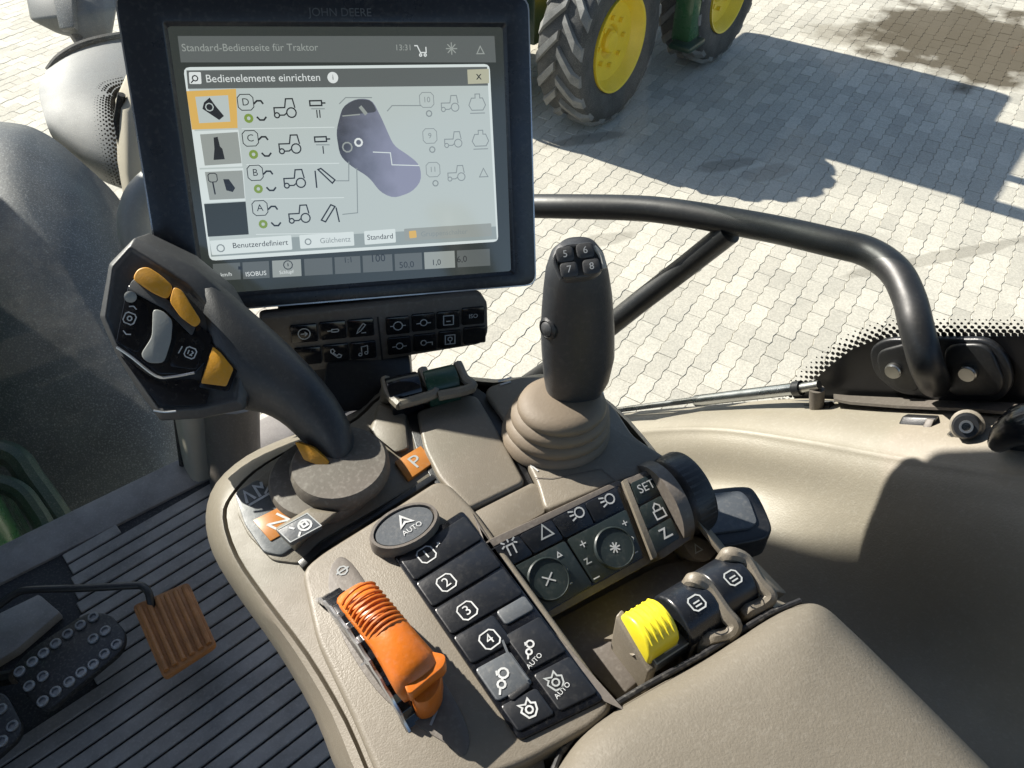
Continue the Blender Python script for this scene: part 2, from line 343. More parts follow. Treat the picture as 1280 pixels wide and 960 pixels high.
def glass(name, dust, dscale, tint=(.975, .99, .982)):
    m = bpy.data.materials.new(name); m.use_nodes = True; n = m.node_tree; n.nodes.remove(n.nodes['Principled BSDF']); out = n.nodes['Material Output']; L = n.links
    tr = n.nodes.new('ShaderNodeBsdfTransparent'); tr.inputs[0].default_value = (*tint, 1)
    gl = n.nodes.new('ShaderNodeBsdfGlossy'); gl.inputs['Roughness'].default_value = .03
    fr = n.nodes.new('ShaderNodeFresnel'); fr.inputs[0].default_value = 1.3
    g = n.nodes.new('ShaderNodeNewGeometry')
    fb = n.nodes.new('ShaderNodeMath'); fb.operation = 'SUBTRACT'; fb.inputs[0].default_value = 1; L.new(g.outputs['Backfacing'], fb.inputs[1])
    fm = n.nodes.new('ShaderNodeMath'); fm.operation = 'MULTIPLY'; L.new(fr.outputs[0], fm.inputs[0]); L.new(fb.outputs[0], fm.inputs[1])
    m1 = n.nodes.new('ShaderNodeMixShader'); L.new(fm.outputs[0], m1.inputs[0]); L.new(tr.outputs[0], m1.inputs[1]); L.new(gl.outputs[0], m1.inputs[2])
    df = n.nodes.new('ShaderNodeBsdfDiffuse'); df.inputs[0].default_value = (.5, .5, .47, 1)
    tl = n.nodes.new('ShaderNodeBsdfTranslucent'); tl.inputs[0].default_value = (.5, .5, .47, 1)
    ds = n.nodes.new('ShaderNodeMixShader'); ds.inputs[0].default_value = .5; L.new(df.outputs[0], ds.inputs[1]); L.new(tl.outputs[0], ds.inputs[2])
    nz = n.nodes.new('ShaderNodeTexNoise'); nz.inputs['Scale'].default_value = dscale; nz.inputs['Detail'].default_value = 8; nz.inputs['Roughness'].default_value = .75; L.new(g.outputs['Position'], nz.inputs['Vector'])
    rp = n.nodes.new('ShaderNodeMapRange'); rp.inputs[1].default_value = .4; rp.inputs[2].default_value = .8; rp.inputs[3].default_value = dust * .35; rp.inputs[4].default_value = dust * 1.6; L.new(nz.outputs['Fac'], rp.inputs[0])
    sp = n.nodes.new('ShaderNodeTexVoronoi'); sp.inputs['Scale'].default_value = 130; L.new(g.outputs['Position'], sp.inputs['Vector'])
    r2 = n.nodes.new('ShaderNodeMapRange'); r2.inputs[1].default_value = .06; r2.inputs[2].default_value = .16; r2.inputs[3].default_value = dust * 2.5; r2.inputs[4].default_value = 0; L.new(sp.outputs['Distance'], r2.inputs[0])
    ad = n.nodes.new('ShaderNodeMath'); ad.operation = 'ADD'; ad.use_clamp = True; L.new(rp.outputs[0], ad.inputs[0]); L.new(r2.outputs[0], ad.inputs[1])
    m2 = n.nodes.new('ShaderNodeMixShader'); L.new(ad.outputs[0], m2.inputs[0]); L.new(m1.outputs[0], m2.inputs[1]); L.new(ds.outputs[0], m2.inputs[2])
    L.new(m2.outputs[0], out.inputs[0]); return m
M['glassw'] = glass('dusty_windshield_glass', .032, 14)
M['glass'] = glass('side_window_glass', .012, 14, (.97, .985, .978))

def scr(name, c, e):
    m = mat(name, (.01, .01, .01), .13, var=0, rvar=0, spec=1.0, emit=c, es=e); return m
S = {}
ES = .315
S['bg'] = scr('screen_panel', (.66, .745, .72), ES)
S['dark'] = scr('screen_dark', (.05, .06, .055), ES)
S['bar'] = scr('screen_bar', (.16, .18, .175), ES)
S['frame'] = scr('screen_frame', (.80, .88, .86), ES * 1.15)
S['tab'] = scr('screen_tab', (.42, .46, .43), ES)
S['amber'] = scr('screen_amber', (.95, .60, .16), ES)
S['ink'] = scr('screen_ink', (.03, .035, .04), ES)
S['inkdim'] = scr('screen_ink_dim', (.33, .38, .38), ES)
S['white'] = scr('screen_white', (.9, .95, .93), ES * 1.1)
S['green'] = scr('screen_green', (.28, .42, .08), ES)
S['violet'] = scr('screen_violet', (.33, .36, .52), ES)
S['grey'] = scr('screen_controller', (.10, .11, .13), ES)
def scr_reflection_picture():
    m = scr('screen_controller_reflection', (.3, .3, .4), ES); n = m.node_tree; b = n.nodes['Principled BSDF']; L = n.links
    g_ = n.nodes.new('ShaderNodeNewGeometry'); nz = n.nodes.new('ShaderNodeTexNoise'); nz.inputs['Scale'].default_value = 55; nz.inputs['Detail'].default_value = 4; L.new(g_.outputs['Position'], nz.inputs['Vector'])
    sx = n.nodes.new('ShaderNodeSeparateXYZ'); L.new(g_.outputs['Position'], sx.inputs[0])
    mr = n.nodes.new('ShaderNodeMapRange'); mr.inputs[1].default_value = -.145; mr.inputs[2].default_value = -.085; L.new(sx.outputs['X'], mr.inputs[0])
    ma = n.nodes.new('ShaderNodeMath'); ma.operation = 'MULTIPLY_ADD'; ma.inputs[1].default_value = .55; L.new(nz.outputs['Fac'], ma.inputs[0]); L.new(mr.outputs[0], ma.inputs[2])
    cr = n.nodes.new('ShaderNodeValToRGB'); e = cr.color_ramp.elements; e[0].position = .2; e[0].color = (.06, .065, .075, 1); e[1].position = 1.0; e[1].color = (.37, .39, .52, 1); k = e.new(.6); k.color = (.24, .26, .34, 1)  # pale violet end paints a hand's reflection on the glass into the emission
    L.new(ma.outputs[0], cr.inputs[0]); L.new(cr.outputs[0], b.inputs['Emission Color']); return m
S['pic'] = scr_reflection_picture()
S['row'] = scr('screen_button_row', (.40, .47, .46), ES)
S['olive'] = scr('screen_close', (.62, .62, .46), ES)

# ================================================================ THE YARD
g = MB().add([V((-150, -150, GZ - .012)), V((150, -150, GZ - .012)), V((150, 150, GZ - .012)), V((-150, 150, GZ - .012))], [(0, 1, 2, 3)]).build('paved_ground', M['sand'], smooth=False, loc=V((0, 0, GZ - .012)))
tag(g, 'pale concrete block paving of the yard outside the cab', None, None, 'structure')
PA = V((.54, .84, 0)).normalized(); PB = V((PA.y, -PA.x, 0))
def paver_geo(c, tilt):
    offs = [0, 1, 0, -1, 0, 1, 0, -1, 0]; out = []
    for k in range(9): out.append((-.0992 + .1984 * k / 8, .0492 + .006 * offs[k]))
    for k in range(8, -1, -1): out.append((-.0992 + .1984 * k / 8, -.0492 + .006 * offs[k]))
    n = len(out); vs = []
    for ins, dz in ((.965, 0), (1.0, -.0035), (1.0, -.03)):
        for a, b in out:
            a2 = a * (1 - (1 - ins) * .5); b2 = b * ins
            vs.append(c + PA * a2 + PB * b2 + ZU * (dz + tilt[0] * a + tilt[1] * b + tilt[2]))
    fs = [tuple(range(n))[::-1]]
    for r in range(2):
        for i in range(n):
            j = (i + 1) % n; fs.append((r * n + i, r * n + j, (r + 1) * n + j, (r + 1) * n + i))
    return vs, fs
cells = []
for i in range(-80, 81):
    for j in range(-120, 121):
        c = PA * (i * .2 + (j % 2) * .1) + PB * (j * .1) + V((1, 5.5, GZ))
        if not (-6.5 < c.x < 7.5 and .6 < c.y < 10.6): continue
        d = c - EYE; t = d.dot(FWD)
        if t < .5: continue
        px = CX + FPX * d.dot(RGT) / t; py = CY - FPX * d.dot(UPV) / t
        if px < -300 or px > 1900 or py < -160 or py > 900: continue
        clear = (680 < px < 1285 and -5 < py < 470) and not (py > 235 and py < 340 and px < 930) and not (px > 1090 and py > 300)
        cells.append((t, clear, c))
cells.sort(key=lambda q: q[0])
near = [q for q in cells if q[1]][:300]; nearset = set(id(q) for q in near)
def settone(me, vals):
    a = me.attributes.new('tone', 'FLOAT', 'POINT'); a.data.foreach_set('value', vals)
protos = []
for k in range(10):
    vs, fs = paver_geo(V((0, 0, 0)), (random.uniform(-.01, .01), random.uniform(-.015, .015), random.uniform(-.0015, .0015)))
    me = bpy.data.meshes.new('paver'); me.from_pydata(vs, [], fs); settone(me, [random.random()] * len(vs)); me.materials.append(M['paver']); protos.append(me)
for q in near: link('paver', random.choice(protos), None, g, q[2])
vs = []; fs = []; tone = []
for q in cells:
    if id(q) in nearset: continue
    v_, f_ = paver_geo(q[2], (random.uniform(-.01, .01), random.uniform(-.015, .015), random.uniform(-.0015, .0015))); k = len(vs)
    vs += v_; fs += [tuple(i + k for i in f) for f in f_]; tone += [random.random()] * len(v_)
me = bpy.data.meshes.new('paver_field'); me.from_pydata(vs, [], fs); settone(me, tone); me.materials.append(M['paver'])
tag(link('paver_field', me, None, g, V((0, 0, 0))), kind='stuff')

# ---------------------------------------------------------------- neighbouring tractor
TN = V((.80, -.60, 0)).normalized(); TA = V((.60, .80, 0))         # outward side of the visible wheels, and its long axis
def wheel(parent, c, R_, W, rimr, nl=18):
    """c: centre of the wheel; axle along TN"""
    hw = W / 2
    prof = [(rimr, hw * .86), (rimr + .03, hw * .95), (R_ * .80, hw * 1.04), (R_ * .93, hw * .98), (R_ * .965, hw * .80), (R_ * .97, 0), (R_ * .965, -hw * .80), (R_ * .93, -hw * .98), (R_ * .80, -hw * 1.04), (rimr + .03, -hw * .95), (rimr, -hw * .86)]
    wh = MB().lathe(c, TN, prof, 48, TA)
    wh.f = [f for f in wh.f if len(f) == 4]
    tyre = wh.build('tyre', M['tyre'], parent, ang=50)
    for k in range(nl):
        for sd in (-1, 1):
            mb = MB(); rings = []
            a0 = 2 * math.pi * (k + (0.5 if sd > 0 else 0)) / nl
            for s_ in range(5):
                u = s_ / 4; off = sd * hw * (.04 + .96 * u); a = a0 + u * .34
                r0 = R_ * (.955 if u < .9 else .90); r1 = R_ * (1.02 if u < .9 else .955)
                wd = .055 / R_ * (1 + .35 * u) / 1.4
                def pt(an, rr, of): return c + TN * of + (TA * math.cos(an) + ZU * math.sin(an)) * rr
                rings.append([pt(a - wd, r0, off), pt(a + wd, r0, off), pt(a + wd * .7, r1, off), pt(a - wd * .7, r1, off)])
            mb.loft(rings).build('lug', M['lug'], tyre, smooth=False)
    rp = [(0.0, hw * .30), (rimr * .30, hw * .30), (rimr * .36, hw * .42), (rimr * .62, hw * .46), (rimr * .80, hw * .52), (rimr * .90, hw * .80), (rimr * .965, hw * .97), (rimr * 1.01, hw * .99), (rimr * 1.01, hw * .80), (rimr * .95, -hw * .8), (0, -hw * .8)]
    rim = MB().lathe(c, TN, rp, 48, TA).build('rim', M['rim'], parent, ang=40)
    MB().lathe(c, TN, [(0, hw * .62), (rimr * .2, hw * .6), (rimr * .24, hw * .5), (rimr * .24, hw * .28)], 24, TA).build('hub', M['rim'], rim)
    for k in range(8):
        a = 2 * math.pi * k / 8; q = c + TN * (hw * .46) + (TA * math.cos(a) + ZU * math.sin(a)) * rimr * .5
        MB().lathe(q, TN, [(0, .025), (.018, .025), (.018, -.02)], 6, TA).build('wheel_nut', M['rim'], rim)
wA = gpt(754, 147); RA = .60; cA = V((wA.x, wA.y, GZ + RA)) ; cA = cA - TN * .08
wB = gpt(886, 72); RB = .60; cB = V((wB.x, wB.y, GZ + RB)) - TN * .08
tr = thing('green_tractor', 'green tractor with yellow wheel rims parked on the paving, casting a long shadow', 'tractor', V((wA.x, wA.y, GZ)))
wheel(tr, cA, RA, .37, .345)
wheel(tr, cB, RB, .37, .345)
TRK = 1.62
for c_ in (cA, cB):
    wheel_c = c_ - TN * TRK
    MB().lathe(wheel_c, TN, [(.36, .2), (.6, .22), (.64, .16), (.64, -.16), (.6, -.22), (.36, -.2), (.3, -.1), (0, -.1)], 32, TA).build('far_wheel', M['tyre'], tr)
mid = (cA + cB) / 2 - TN * (TRK / 2)
TF = Fr(V((mid.x, mid.y, 0)), TA, -TN)      # x along the tractor, y away from us
hl = (cB - cA).length / 2
MB().box(TF.moved(0, 0, GZ + .52), hl * 2 + .5, .62, .45).build('chassis', M['dgreen'], tr, bv=.02)
MB().tube([cA - TN * .15, cA - TN * (TRK - .15)], .11, 12).build('axle', M['dgreen'], tr)
MB().tube([cB - TN * .15, cB - TN * (TRK - .15)], .11, 12).build('axle', M['dgreen'], tr)
MB().box(TF.moved(hl * .80, 0, GZ + .95), 1.7, 1.0, 1.0).build('hood', M['green'], tr, bv=.08, seg=3)
MB().box(Fr(at(856, 50, 6.6), TA, -TN), .22, .18, .6).build('fuel_tank', M['green'], tr, bv=.04)
MB().box(Fr(at(858, 58, 6.55), TA, -TN), .28, .2, .05).build('step', M['dgreen'], tr, bv=.02)
MB().box(Fr(at(672, 26, 6.9), TA, -TN), .5, .3, .5).build('linkage', M['green'], tr, bv=.04)
MB().box(TF.moved(-hl - .5, .1, GZ + .62), .25, .7, .3).build('hitch', M['green'], tr, bv=.02)
# cab: lower shell, posts and roof
MB().box(TF.moved(.25, 0, GZ + .97), 1.3, 1.35, 1.05).build('cab_shell', M['dgreen'], tr, bv=.05)
for a_, b_ in ((-.95, -.66), (-.95, .66), (.5, -.66), (.5, .66), (-.3, -.68)):
    MB().box(TF.moved(a_ * .75 + .28, b_, GZ + 1.9), .10, .09, 1.22).build('cab_post', M['dgreen'], tr, bv=.01)
MB().box(TF.moved(.40, 0, GZ + 3.1), 1.5, 1.5, .2).build('cab_roof', M['green'], tr, bv=.05)
for k_, c_ in enumerate((cA, cB)):
    mb = MB(); rings = []
    for s_ in range(9):
        a = rad(35 + 110 * s_ / 8)
        q = c_ - TN * .02 + (TA * math.cos(a) + ZU * math.sin(a)) * (RA + .09)
        rings.append([q + TN * .2, q - TN * .26, q - TN * .26 + (TA * math.cos(a) + ZU * math.sin(a)) * .02, q + TN * .2 + (TA * math.cos(a) + ZU * math.sin(a)) * .02])
    if k_: mb.loft(rings).build('mudguard', M['dgreen'], tr)
# leaves of a hose bundle hanging low at the rear of the machine
for k in range(5):
    q = cA - TN * (.5 + .12 * k) - TA * (.35 + .05 * k)
    MB().tube(smoothpath([q + ZU * .5, q + TN * .04 - TA * .1 + ZU * .1, q - TA * .05 - ZU * .1, q + TA * .12 + ZU * .05, q + TA * .15 + ZU * .45], 5), .018, 8).build('hose', M['dgreen'], tr)

# ================================================================ OWN TRACTOR: outside
def gridsurf(rows, sub=6):
    """rows of points -> smooth sheet through them"""
    R2 = [smoothpath(r, sub) for r in rows]
    C2 = [smoothpath([r[i] for r in R2], sub) for i in range(len(R2[0]))]
    n = len(C2); m = len(C2[0]); mb = MB()
    return mb.add([C2[i][j] for j in range(m) for i in range(n)], [(j * n + i, j * n + i + 1, (j + 1) * n + i + 1, (j + 1) * n + i) for j in range(m - 1) for i in range(n - 1)])
rows = [
    [at(-140, 150, 2.35), at(0, 152, 2.36), at(55, 166, 2.38), at(105, 205, 2.42), at(150, 250, 2.46), at(172, 300, 2.5), at(190, 400, 2.55)],
    [at(-150, 175, 2.2), at(-10, 175, 2.2), at(50, 195, 2.22), at(110, 240, 2.26), at(160, 300, 2.32), at(190, 360, 2.38), at(215, 450, 2.45)],
    [at(-160, 300, 2.02), at(-10, 300, 2.02), at(60, 320, 2.04), at(130, 370, 2.08), at(190, 430, 2.14), at(225, 480, 2.2), at(250, 540, 2.28)],
    [at(-170, 480, 1.95), at(-10, 480, 1.95), at(60, 490, 1.97), at(130, 520, 2.0), at(190, 560, 2.04), at(230, 600, 2.1), at(260, 640, 2.16)],
    [at(-170, 700, 2.0), at(-10, 700, 2.0), at(60, 700, 2.02), at(130, 710, 2.05), at(190, 730, 2.08), at(240, 750, 2.14), at(270, 780, 2.2)]]
fd = gridsurf(rows).build('front_fender', M['fender'], smooth=True, ang=60, thick=.012)
tag(fd, 'dusty dark grey rounded mudguard seen through the windshield at the far left', 'mudguard')
# pale grey rounded body piece beyond the mudguard
cv = thing('grey_bodywork', 'pale grey rounded machine cover beyond the windshield, left of the display', 'bodywork', at(110, 130, 2.688))
rows = [
    [at(62, 82, 2.772), at(90, 60, 2.789), at(140, 44, 2.814), at(200, 38, 2.856), at(260, 40, 2.898)],
    [at(50, 104, 2.646), at(90, 92, 2.646), at(140, 92, 2.654), at(200, 96, 2.688), at(260, 100, 2.730)],
    [at(50, 125, 2.562), at(90, 132, 2.545), at(140, 140, 2.537), at(200, 150, 2.562), at(260, 150, 2.604)],
    [at(62, 165, 2.520), at(100, 190, 2.495), at(140, 205, 2.486), at(200, 225, 2.503), at(260, 230, 2.520)],
    [at(75, 185, 2.604), at(110, 215, 2.562), at(150, 235, 2.537), at(210, 250, 2.537), at(260, 260, 2.562)]]
gridsurf(rows, 5).build('cover', M['cover'], cv, ang=60, thick=.02)
MB().tube(smoothpath([at(60, 88, 2.755), at(75, 70, 2.755), at(105, 54, 2.772), at(150, 44, 2.797), at(210, 38, 2.839)], 5), .012, 8).build('cover_edge', M['seal'], cv)
MB().tube([at(170, 225, 2.56), at(165, 300, 2.7), at(150, 420, 2.8)], .03, 10).build('cover_stay', M['seal'], cv)
cv2 = thing('grey_lamp_housing', 'dark grey tapering housing at the top edge, above the pale cover', 'housing', at(95, 20, 2.926))
ring0 = [at(28, -30, 2.926), at(80, -40, 2.888), at(152, -30, 2.926), at(152, -30, 3.080), at(80, -40, 3.119), at(28, -30, 3.080)]
ring1 = [at(38, 25, 2.888), at(80, 20, 2.834), at(146, 10, 2.888), at(146, 8, 3.042), at(80, 16, 3.080), at(38, 22, 3.042)]
ring2 = [at(72, 42, 2.926), at(105, 52, 2.880), at(140, 44, 2.926), at(140, 42, 3.018), at(105, 48, 3.042), at(72, 40, 3.018)]
MB().loft([ring0, ring1, ring2]).build('housing', M['cover'], cv2, bv=.01)
pq = [at(60, -30, 2.849), at(88, -34, 2.822), at(92, 34, 2.814), at(74, 36, 2.834)]
MB().prism(pq, (FWD * .03)).build('lens', M['fender'], cv2, bv=.004)
MB().tube([at(95, 45, 2.9), at(104, 58, 2.85)], .02, 8).build('support_arm', M['seal'], cv2)
# hood and engine side of the own tractor, at the left edge
hd = thing('tractor_hood', 'dark green engine hood edge low at the left border behind the glass', 'hood', cabp(1.4, -.4, -.2))
sec = []
for f_ in (1.40, 1.55, 2.2, 3.2):
    tp = .90 if f_ < 1.5 else .98
    sec.append([cabp(f_, -.95, -.45), cabp(f_, -.24 - .02 * (f_ - 1.4), -.45), cabp(f_, -.21 - .02 * (f_ - 1.4), tp - .2), cabp(f_, -.30, tp), cabp(f_, -.80, tp), cabp(f_, -.95, tp - .15)])
MB().loft(sec).build('hood_panel', M['green'], hd, bv=.04, seg=3)
ex = cabp(1.92, -.075, 0)  # unseen stack, added for the shadow it throws beside the armrest
MB().lathe(ex, ZU, [(.03, .32), (.052, .34), (.052, 2.25), (.046, 2.26), (.04, 2.2)], 24).build('added_shade_stack', M['black'], hd)
MB().tube([cabp(1.92, -.30, .45), cabp(1.92, -.075, .45)], .04, 12).build('shade_stack_bracket', M['black'], hd)
MB().tube(smoothpath([at(-30, 600, 1.78), at(20, 612, 1.78), at(45, 640, 1.78), at(60, 665, 1.78), at(80, 690, 1.8)], 6), .022, 10).build('hose', M['dgreen'], hd)
MB().tube(smoothpath([at(-40, 560, 1.86), at(15, 570, 1.86), at(40, 600, 1.86), at(75, 650, 1.86), at(95, 690, 1.9)], 6), .03, 10).build('side_rail', M['dgreen'], hd)

# ================================================================ CAB SHELL
cf = thing('cab_floor', 'dark grey ribbed rubber floor of the cab', None, V((0, 0, 0)), None, 'structure')
e0 = onz(0, 690, 0); e1 = onz(225, 580, 0); FE = (e1 - e0).normalized(); FB = V((-FE.y, FE.x, 0))
WO = V((.066, .946, 0)); WD = (V((.506, .528, 0)) - WO).normalized(); WN = V((-WD.y, WD.x, 0))
if WN.dot(EYE - WO) < 0: WN = -WN                               # side window plane; normal towards the cab inside
WI = WO + WN * .03
edge0 = e0 - FE * .8; edge1 = e0 + FE * ((WI - e0).dot(WN) / FE.dot(WN))
MB().prism([edge0, edge1, edge1 + WD * 1.3, edge0 - FB * 1.5], V((0, 0, -.05))).build('floor_plate', M['groove'], cf, loc=V((0, 0, 0)))
# smooth border along the windshield
MB().prism([edge0 + ZU * .016, edge1 + ZU * .016, edge1 - FB * .075 + ZU * .006, edge0 - FB * .075 + ZU * .006], V((0, 0, -.02))).build('floor_border', M['floor'], cf, bv=.004)
RX = V((.745, .667, 0)).normalized(); RY = V((-RX.y, RX.x, 0))
orig = onz(97, 727, 0)
leftedge = (onz(35, 729, 0) - onz(60, 765, 0)).normalized()
for k in range(-34, 8):
    mid0 = orig + RY * (k * .0285)
    # left end where the field starts, right end under the console
    l = 0.0 - max(0, 1 - k) * .006 - (.26 if k < -7 else 0) - (.5 if k < -15 else 0)
    r = .62
    if k > 2: l += (k - 2) * .02
    a = mid0 + RX * l; b = mid0 + RX * r
    # keep behind the border strip
    def lim(p):
        d = (p - e0).dot(FB); return d < -.085 and (p - WI).dot(WN) > .01
    if not lim(a): continue
    while not lim(b) and r > l + .05: r -= .02; b = mid0 + RX * r
    MB().prism([a - RY * .0122 + ZU * .006, b - RY * .0122 + ZU * .006, b + RY * .0122 + ZU * .006, a + RY * .0122 + ZU * .006], V((0, 0, -.0055))).build('rib', M['floor'], cf, bv=.0015, seg=1)
# windshield (leans forward), its frit and pillar
WL = FB * .22 + ZU * 1.0                                          # lean: direction up the glass
def wsp(a, h): return e0 + FE * a + WL * h                        # a along the sill, h height
wl_len = (e1 - e0).length
ws = thing('windshield', 'dusty front windshield glass at the left behind the floor edge', 'windshield', e0)
wn = FE.cross(WL).normalized()
if wn.dot(EYE - e0) < 0: wn = -wn
wr = [onp(x, y, e0, wn) for x, y in ((236, 575), (205, 400), (176, 235), (165, 160), (172, 110), (210, 40), (240, -60))]
MB().prism([wsp(-.9, .01), wsp(wl_len, .01)] + wr + [wsp(wl_len + .25, 1.62), wsp(-.9, 1.62)], FB * .004).build('glass', M['glassw'], ws, smooth=False)
# pillar
pc0 = at(252, 590, 1.62); pc1 = at(166, 150, 1.27)
pl = thing('front_pillar', 'cream front pillar of the cab between windshield and display', 'pillar', pc0)
def psec(c, wd, dp): return [c - FE * wd - FB * dp, c + FE * wd - FB * dp, c + FE * wd + FB * dp, c - FE * wd + FB * dp]
prow = []
for px_, py_, t_, wd in ((268, 612, 1.64, .045), (258, 560, 1.58, .045), (248, 500, 1.53, .045), (205, 300, 1.39, .05), (184, 200, 1.31, .042), (178, 125, 1.265, .036), (204, 62, 1.25, .034), (222, -20, 1.24, .034)):
    prow.append([q for q in rounded(psec(at(px_, py_, t_), wd, .035), .02, 3)])
for f_, r_, z_ in ((1.38, .43, 1.0), (1.37, .46, 1.2), (1.28, .46, 1.45), (1.05, .44, 1.78)):
    prow.append([q for q in rounded(psec(cabp(f_, r_, z_), .048, .035), .02, 3)])
MB().loft(prow).build('pillar_trim', M['pillar'], pl, ang=50)
MB().tube(smoothpath([at(226, 585, 1.6), at(240, 612, 1.6), at(262, 636, 1.6), at(300, 655, 1.6)], 5), .012, 8).build('floor_seal', M['seal'], pl)
MB().tube([at(152, 118, 1.235), at(147, 150, 1.265), at(163, 225, 1.33), at(190, 330, 1.40), at(222, 520, 1.54), at(232, 600, 1.61)], [.006, .007, .009, .009, .009, .009], 8).build('glass_seal', M['seal'], pl)
hs = MB()
MB().tube(smoothpath([at(196, 232, 1.24), at(178, 252, 1.24), at(172, 285, 1.25), at(185, 325, 1.27)], 6), [.03] * 19, 14).build('trim_sleeve', M['greyrock'], pl)
MB().tube(smoothpath([at(290, 500, 1.5), at(292, 560, 1.55), at(300, 640, 1.6)], 4), .05, 14).build('lower_sleeve', M['taupe'], pl)
# frit dots on the windshield beside the pillar
mb = MB(); wsn = (ray(140, 170)).normalized()
def disc(mb, c, r, ax, ay, n=6):
    mb.add([c + ax * (r * math.cos(2 * math.pi * k / n)) + ay * (r * math.sin(2 * math.pi * k / n)) for k in range(n)], [tuple(range(n))])
edgepts = smoothpath([(172, 106), (150, 116), (147, 150), (152, 190), (163, 226)], 10)
edgepts = [V((*e, 0)) if not hasattr(e, 'z') else e for e in [V((p[0], p[1], 0)) for p in smoothpath([V((176, 104, 0)), V((150, 113, 0)), V((145, 140, 0)), V((152, 190, 0)), V((163, 228, 0))], 9)]]
for i, e in enumerate(edgepts):
    for j in range(8):
        x = e.x - 2 - j * 3.6; y = e.y + (2 if j % 2 else 0) - (j * 1.2 if i < 12 else 0)
        disc(mb, onp(x, y, e0 - FB * .004, wn), .0030 * (1 - j / 8.5), FE, WL.normalized())
tag(mb.build('frit_dots', M['frit'], ws, smooth=False), kind='stuff')

# dashboard, steering wheel and roof stand just outside the frame to the left and above
db = thing('dashboard', 'dark grey steering column and dashboard just left of the frame', 'dashboard', cabp(.95, -.45, 0))
MB().loft([[cabp(.80, -.90, 0), cabp(.80, -.46, 0), cabp(1.08, -.46, 0), cabp(1.08, -.90, 0)], [cabp(.78, -.88, .7), cabp(.78, -.42, .7), cabp(1.14, -.42, .7), cabp(1.14, -.88, .7)],
           [cabp(.74, -.82, .96), cabp(.74, -.44, .96), cabp(1.12, -.44, 1.0), cabp(1.12, -.82, 1.0)]]).build('column_cover', M['taupe'], db, bv=.03, seg=3)
swc = cabp(.68, -.62, 1.02); swn = (EF * -.5 + ZU * .87).normalized(); rimp = []
sa = ER; sb = swn.cross(sa)
ringp = [swc + (sa * math.cos(2 * math.pi * k / 40) + sb * math.sin(2 * math.pi * k / 40)) * .20 for k in range(41)]
MB().tube(ringp, .016, 12, cap=False).build('wheel_rim', M['grip'], db)
for k in range(3):
    a = rad(90 + 120 * k); MB().tube([swc - swn * .02, swc + (sa * math.cos(a) + sb * math.sin(a)) * .195], .014, 8).build('spoke', M['grip'], db)
rf = tag(MB().prism([cabp(1.02, -1.0, 1.86), cabp(1.02, .46, 1.86), cabp(-.9, .80, 1.86), cabp(-.9, -1.3, 1.86)], V((0, 0, -.14))).build('cab_roof', M['roof'], bv=.03), 'grey lined cab roof above the frame', None, None, 'structure')
vi = thing('added_shade_panel', 'dark shading panel added at the roof front above the frame', 'shade panel', cabp(1.04, .22, 1.72))  # unseen panel, added to cast the shadow on the wall below the window
MB().prism(rounded([cabp(1.06, .125, 1.72), cabp(1.06, .325, 1.72), cabp(1.06, .325, 1.30), cabp(1.06, .125, 1.30)], .02, 4), EF * -.015).build('shade_panel_sheet', M['taupe'], vi, bv=.004)
MB().tube([cabp(1.05, .12, 1.715), cabp(1.05, .33, 1.715)], .012, 10).build('shade_panel_rod', M['black'], vi)
rw = tag(MB().prism([cabp(-.85, -1.2, 0), cabp(-.85, .75, 0), cabp(-.95, .75, 0), cabp(-.95, -1.2, 0)], V((0, 0, .75))).build('rear_wall', M['roof'], bv=.01), 'lower rear wall of the cab behind the driver', None, None, 'structure')
st = thing('driver_seat', 'dark fabric driver seat behind the camera', 'seat', cabp(-.3, -.42, 0))
MB().box(Fr(cabp(-.28, -.42, .42), ER, EF), .52, .50, .14).build('cushion', M['grip'], st, bv=.04, seg=3)
MB().box(Fr(cabp(-.58, -.42, .5), ER, EF), .50, .14, .72).build('backrest', M['grip'], st, bv=.05, seg=3)
MB().box(Fr(cabp(-.28, -.42, 0), ER, EF), .36, .36, .42).build('pedestal', M['black'], st, bv=.03)

# ================================================================ RIGHT SIDE: window, sill panel, handle
def onw(px, py, c=0): return onp(px, py, WO + WN * c, WN)
WF = Fr(WO, WD, ZU)
sw = thing('side_window', 'clear right side window with dotted black border behind the grab handle', 'window', onw(1000, 495))
low = [(560, 560), (700, 528), (780, 517), (900, 506), (1000, 498), (1100, 503), (1290, 512), (1500, 540)]
gl = [onw(x, y) for x, y in low]; gl.append(gl[-1] + WD * .6 + ZU * .06)
top = [V((p.x, p.y, 1.72)) for p in gl]; vs = gl + top; n = len(gl)
MB().add(vs, [(i, i + 1, n + i + 1, n + i) for i in range(n - 1)]).build('glass', M['glass'], sw, smooth=False, thick=-.004)
fpoly = [(985, 505), (1015, 478), (1040, 455), (1065, 437), (1095, 425), (1135, 420), (1290, 421), (1420, 425), (1420, 560), (1290, 530), (1000, 515)]
MB().prism([onw(x, y, .003) + (WD * .5 + ZU * .05 if x == 1420 else V()) for x, y in fpoly], WN * -.0015).build('frit_band', M['frit'], sw, smooth=False)
mb = MB()
ed = smoothpath([V((980, 506, 0)), V((1014, 477, 0)), V((1040, 453, 0)), V((1068, 434, 0)), V((1098, 422, 0)), V((1135, 417, 0)), V((1200, 417, 0)), V((1285, 418, 0))], 8)
acc = 0; pts = [ed[0]]
for a, b in zip(ed, ed[1:]):
    acc += (b - a).length
    if acc >= 8.6: pts.append(b); acc = 0
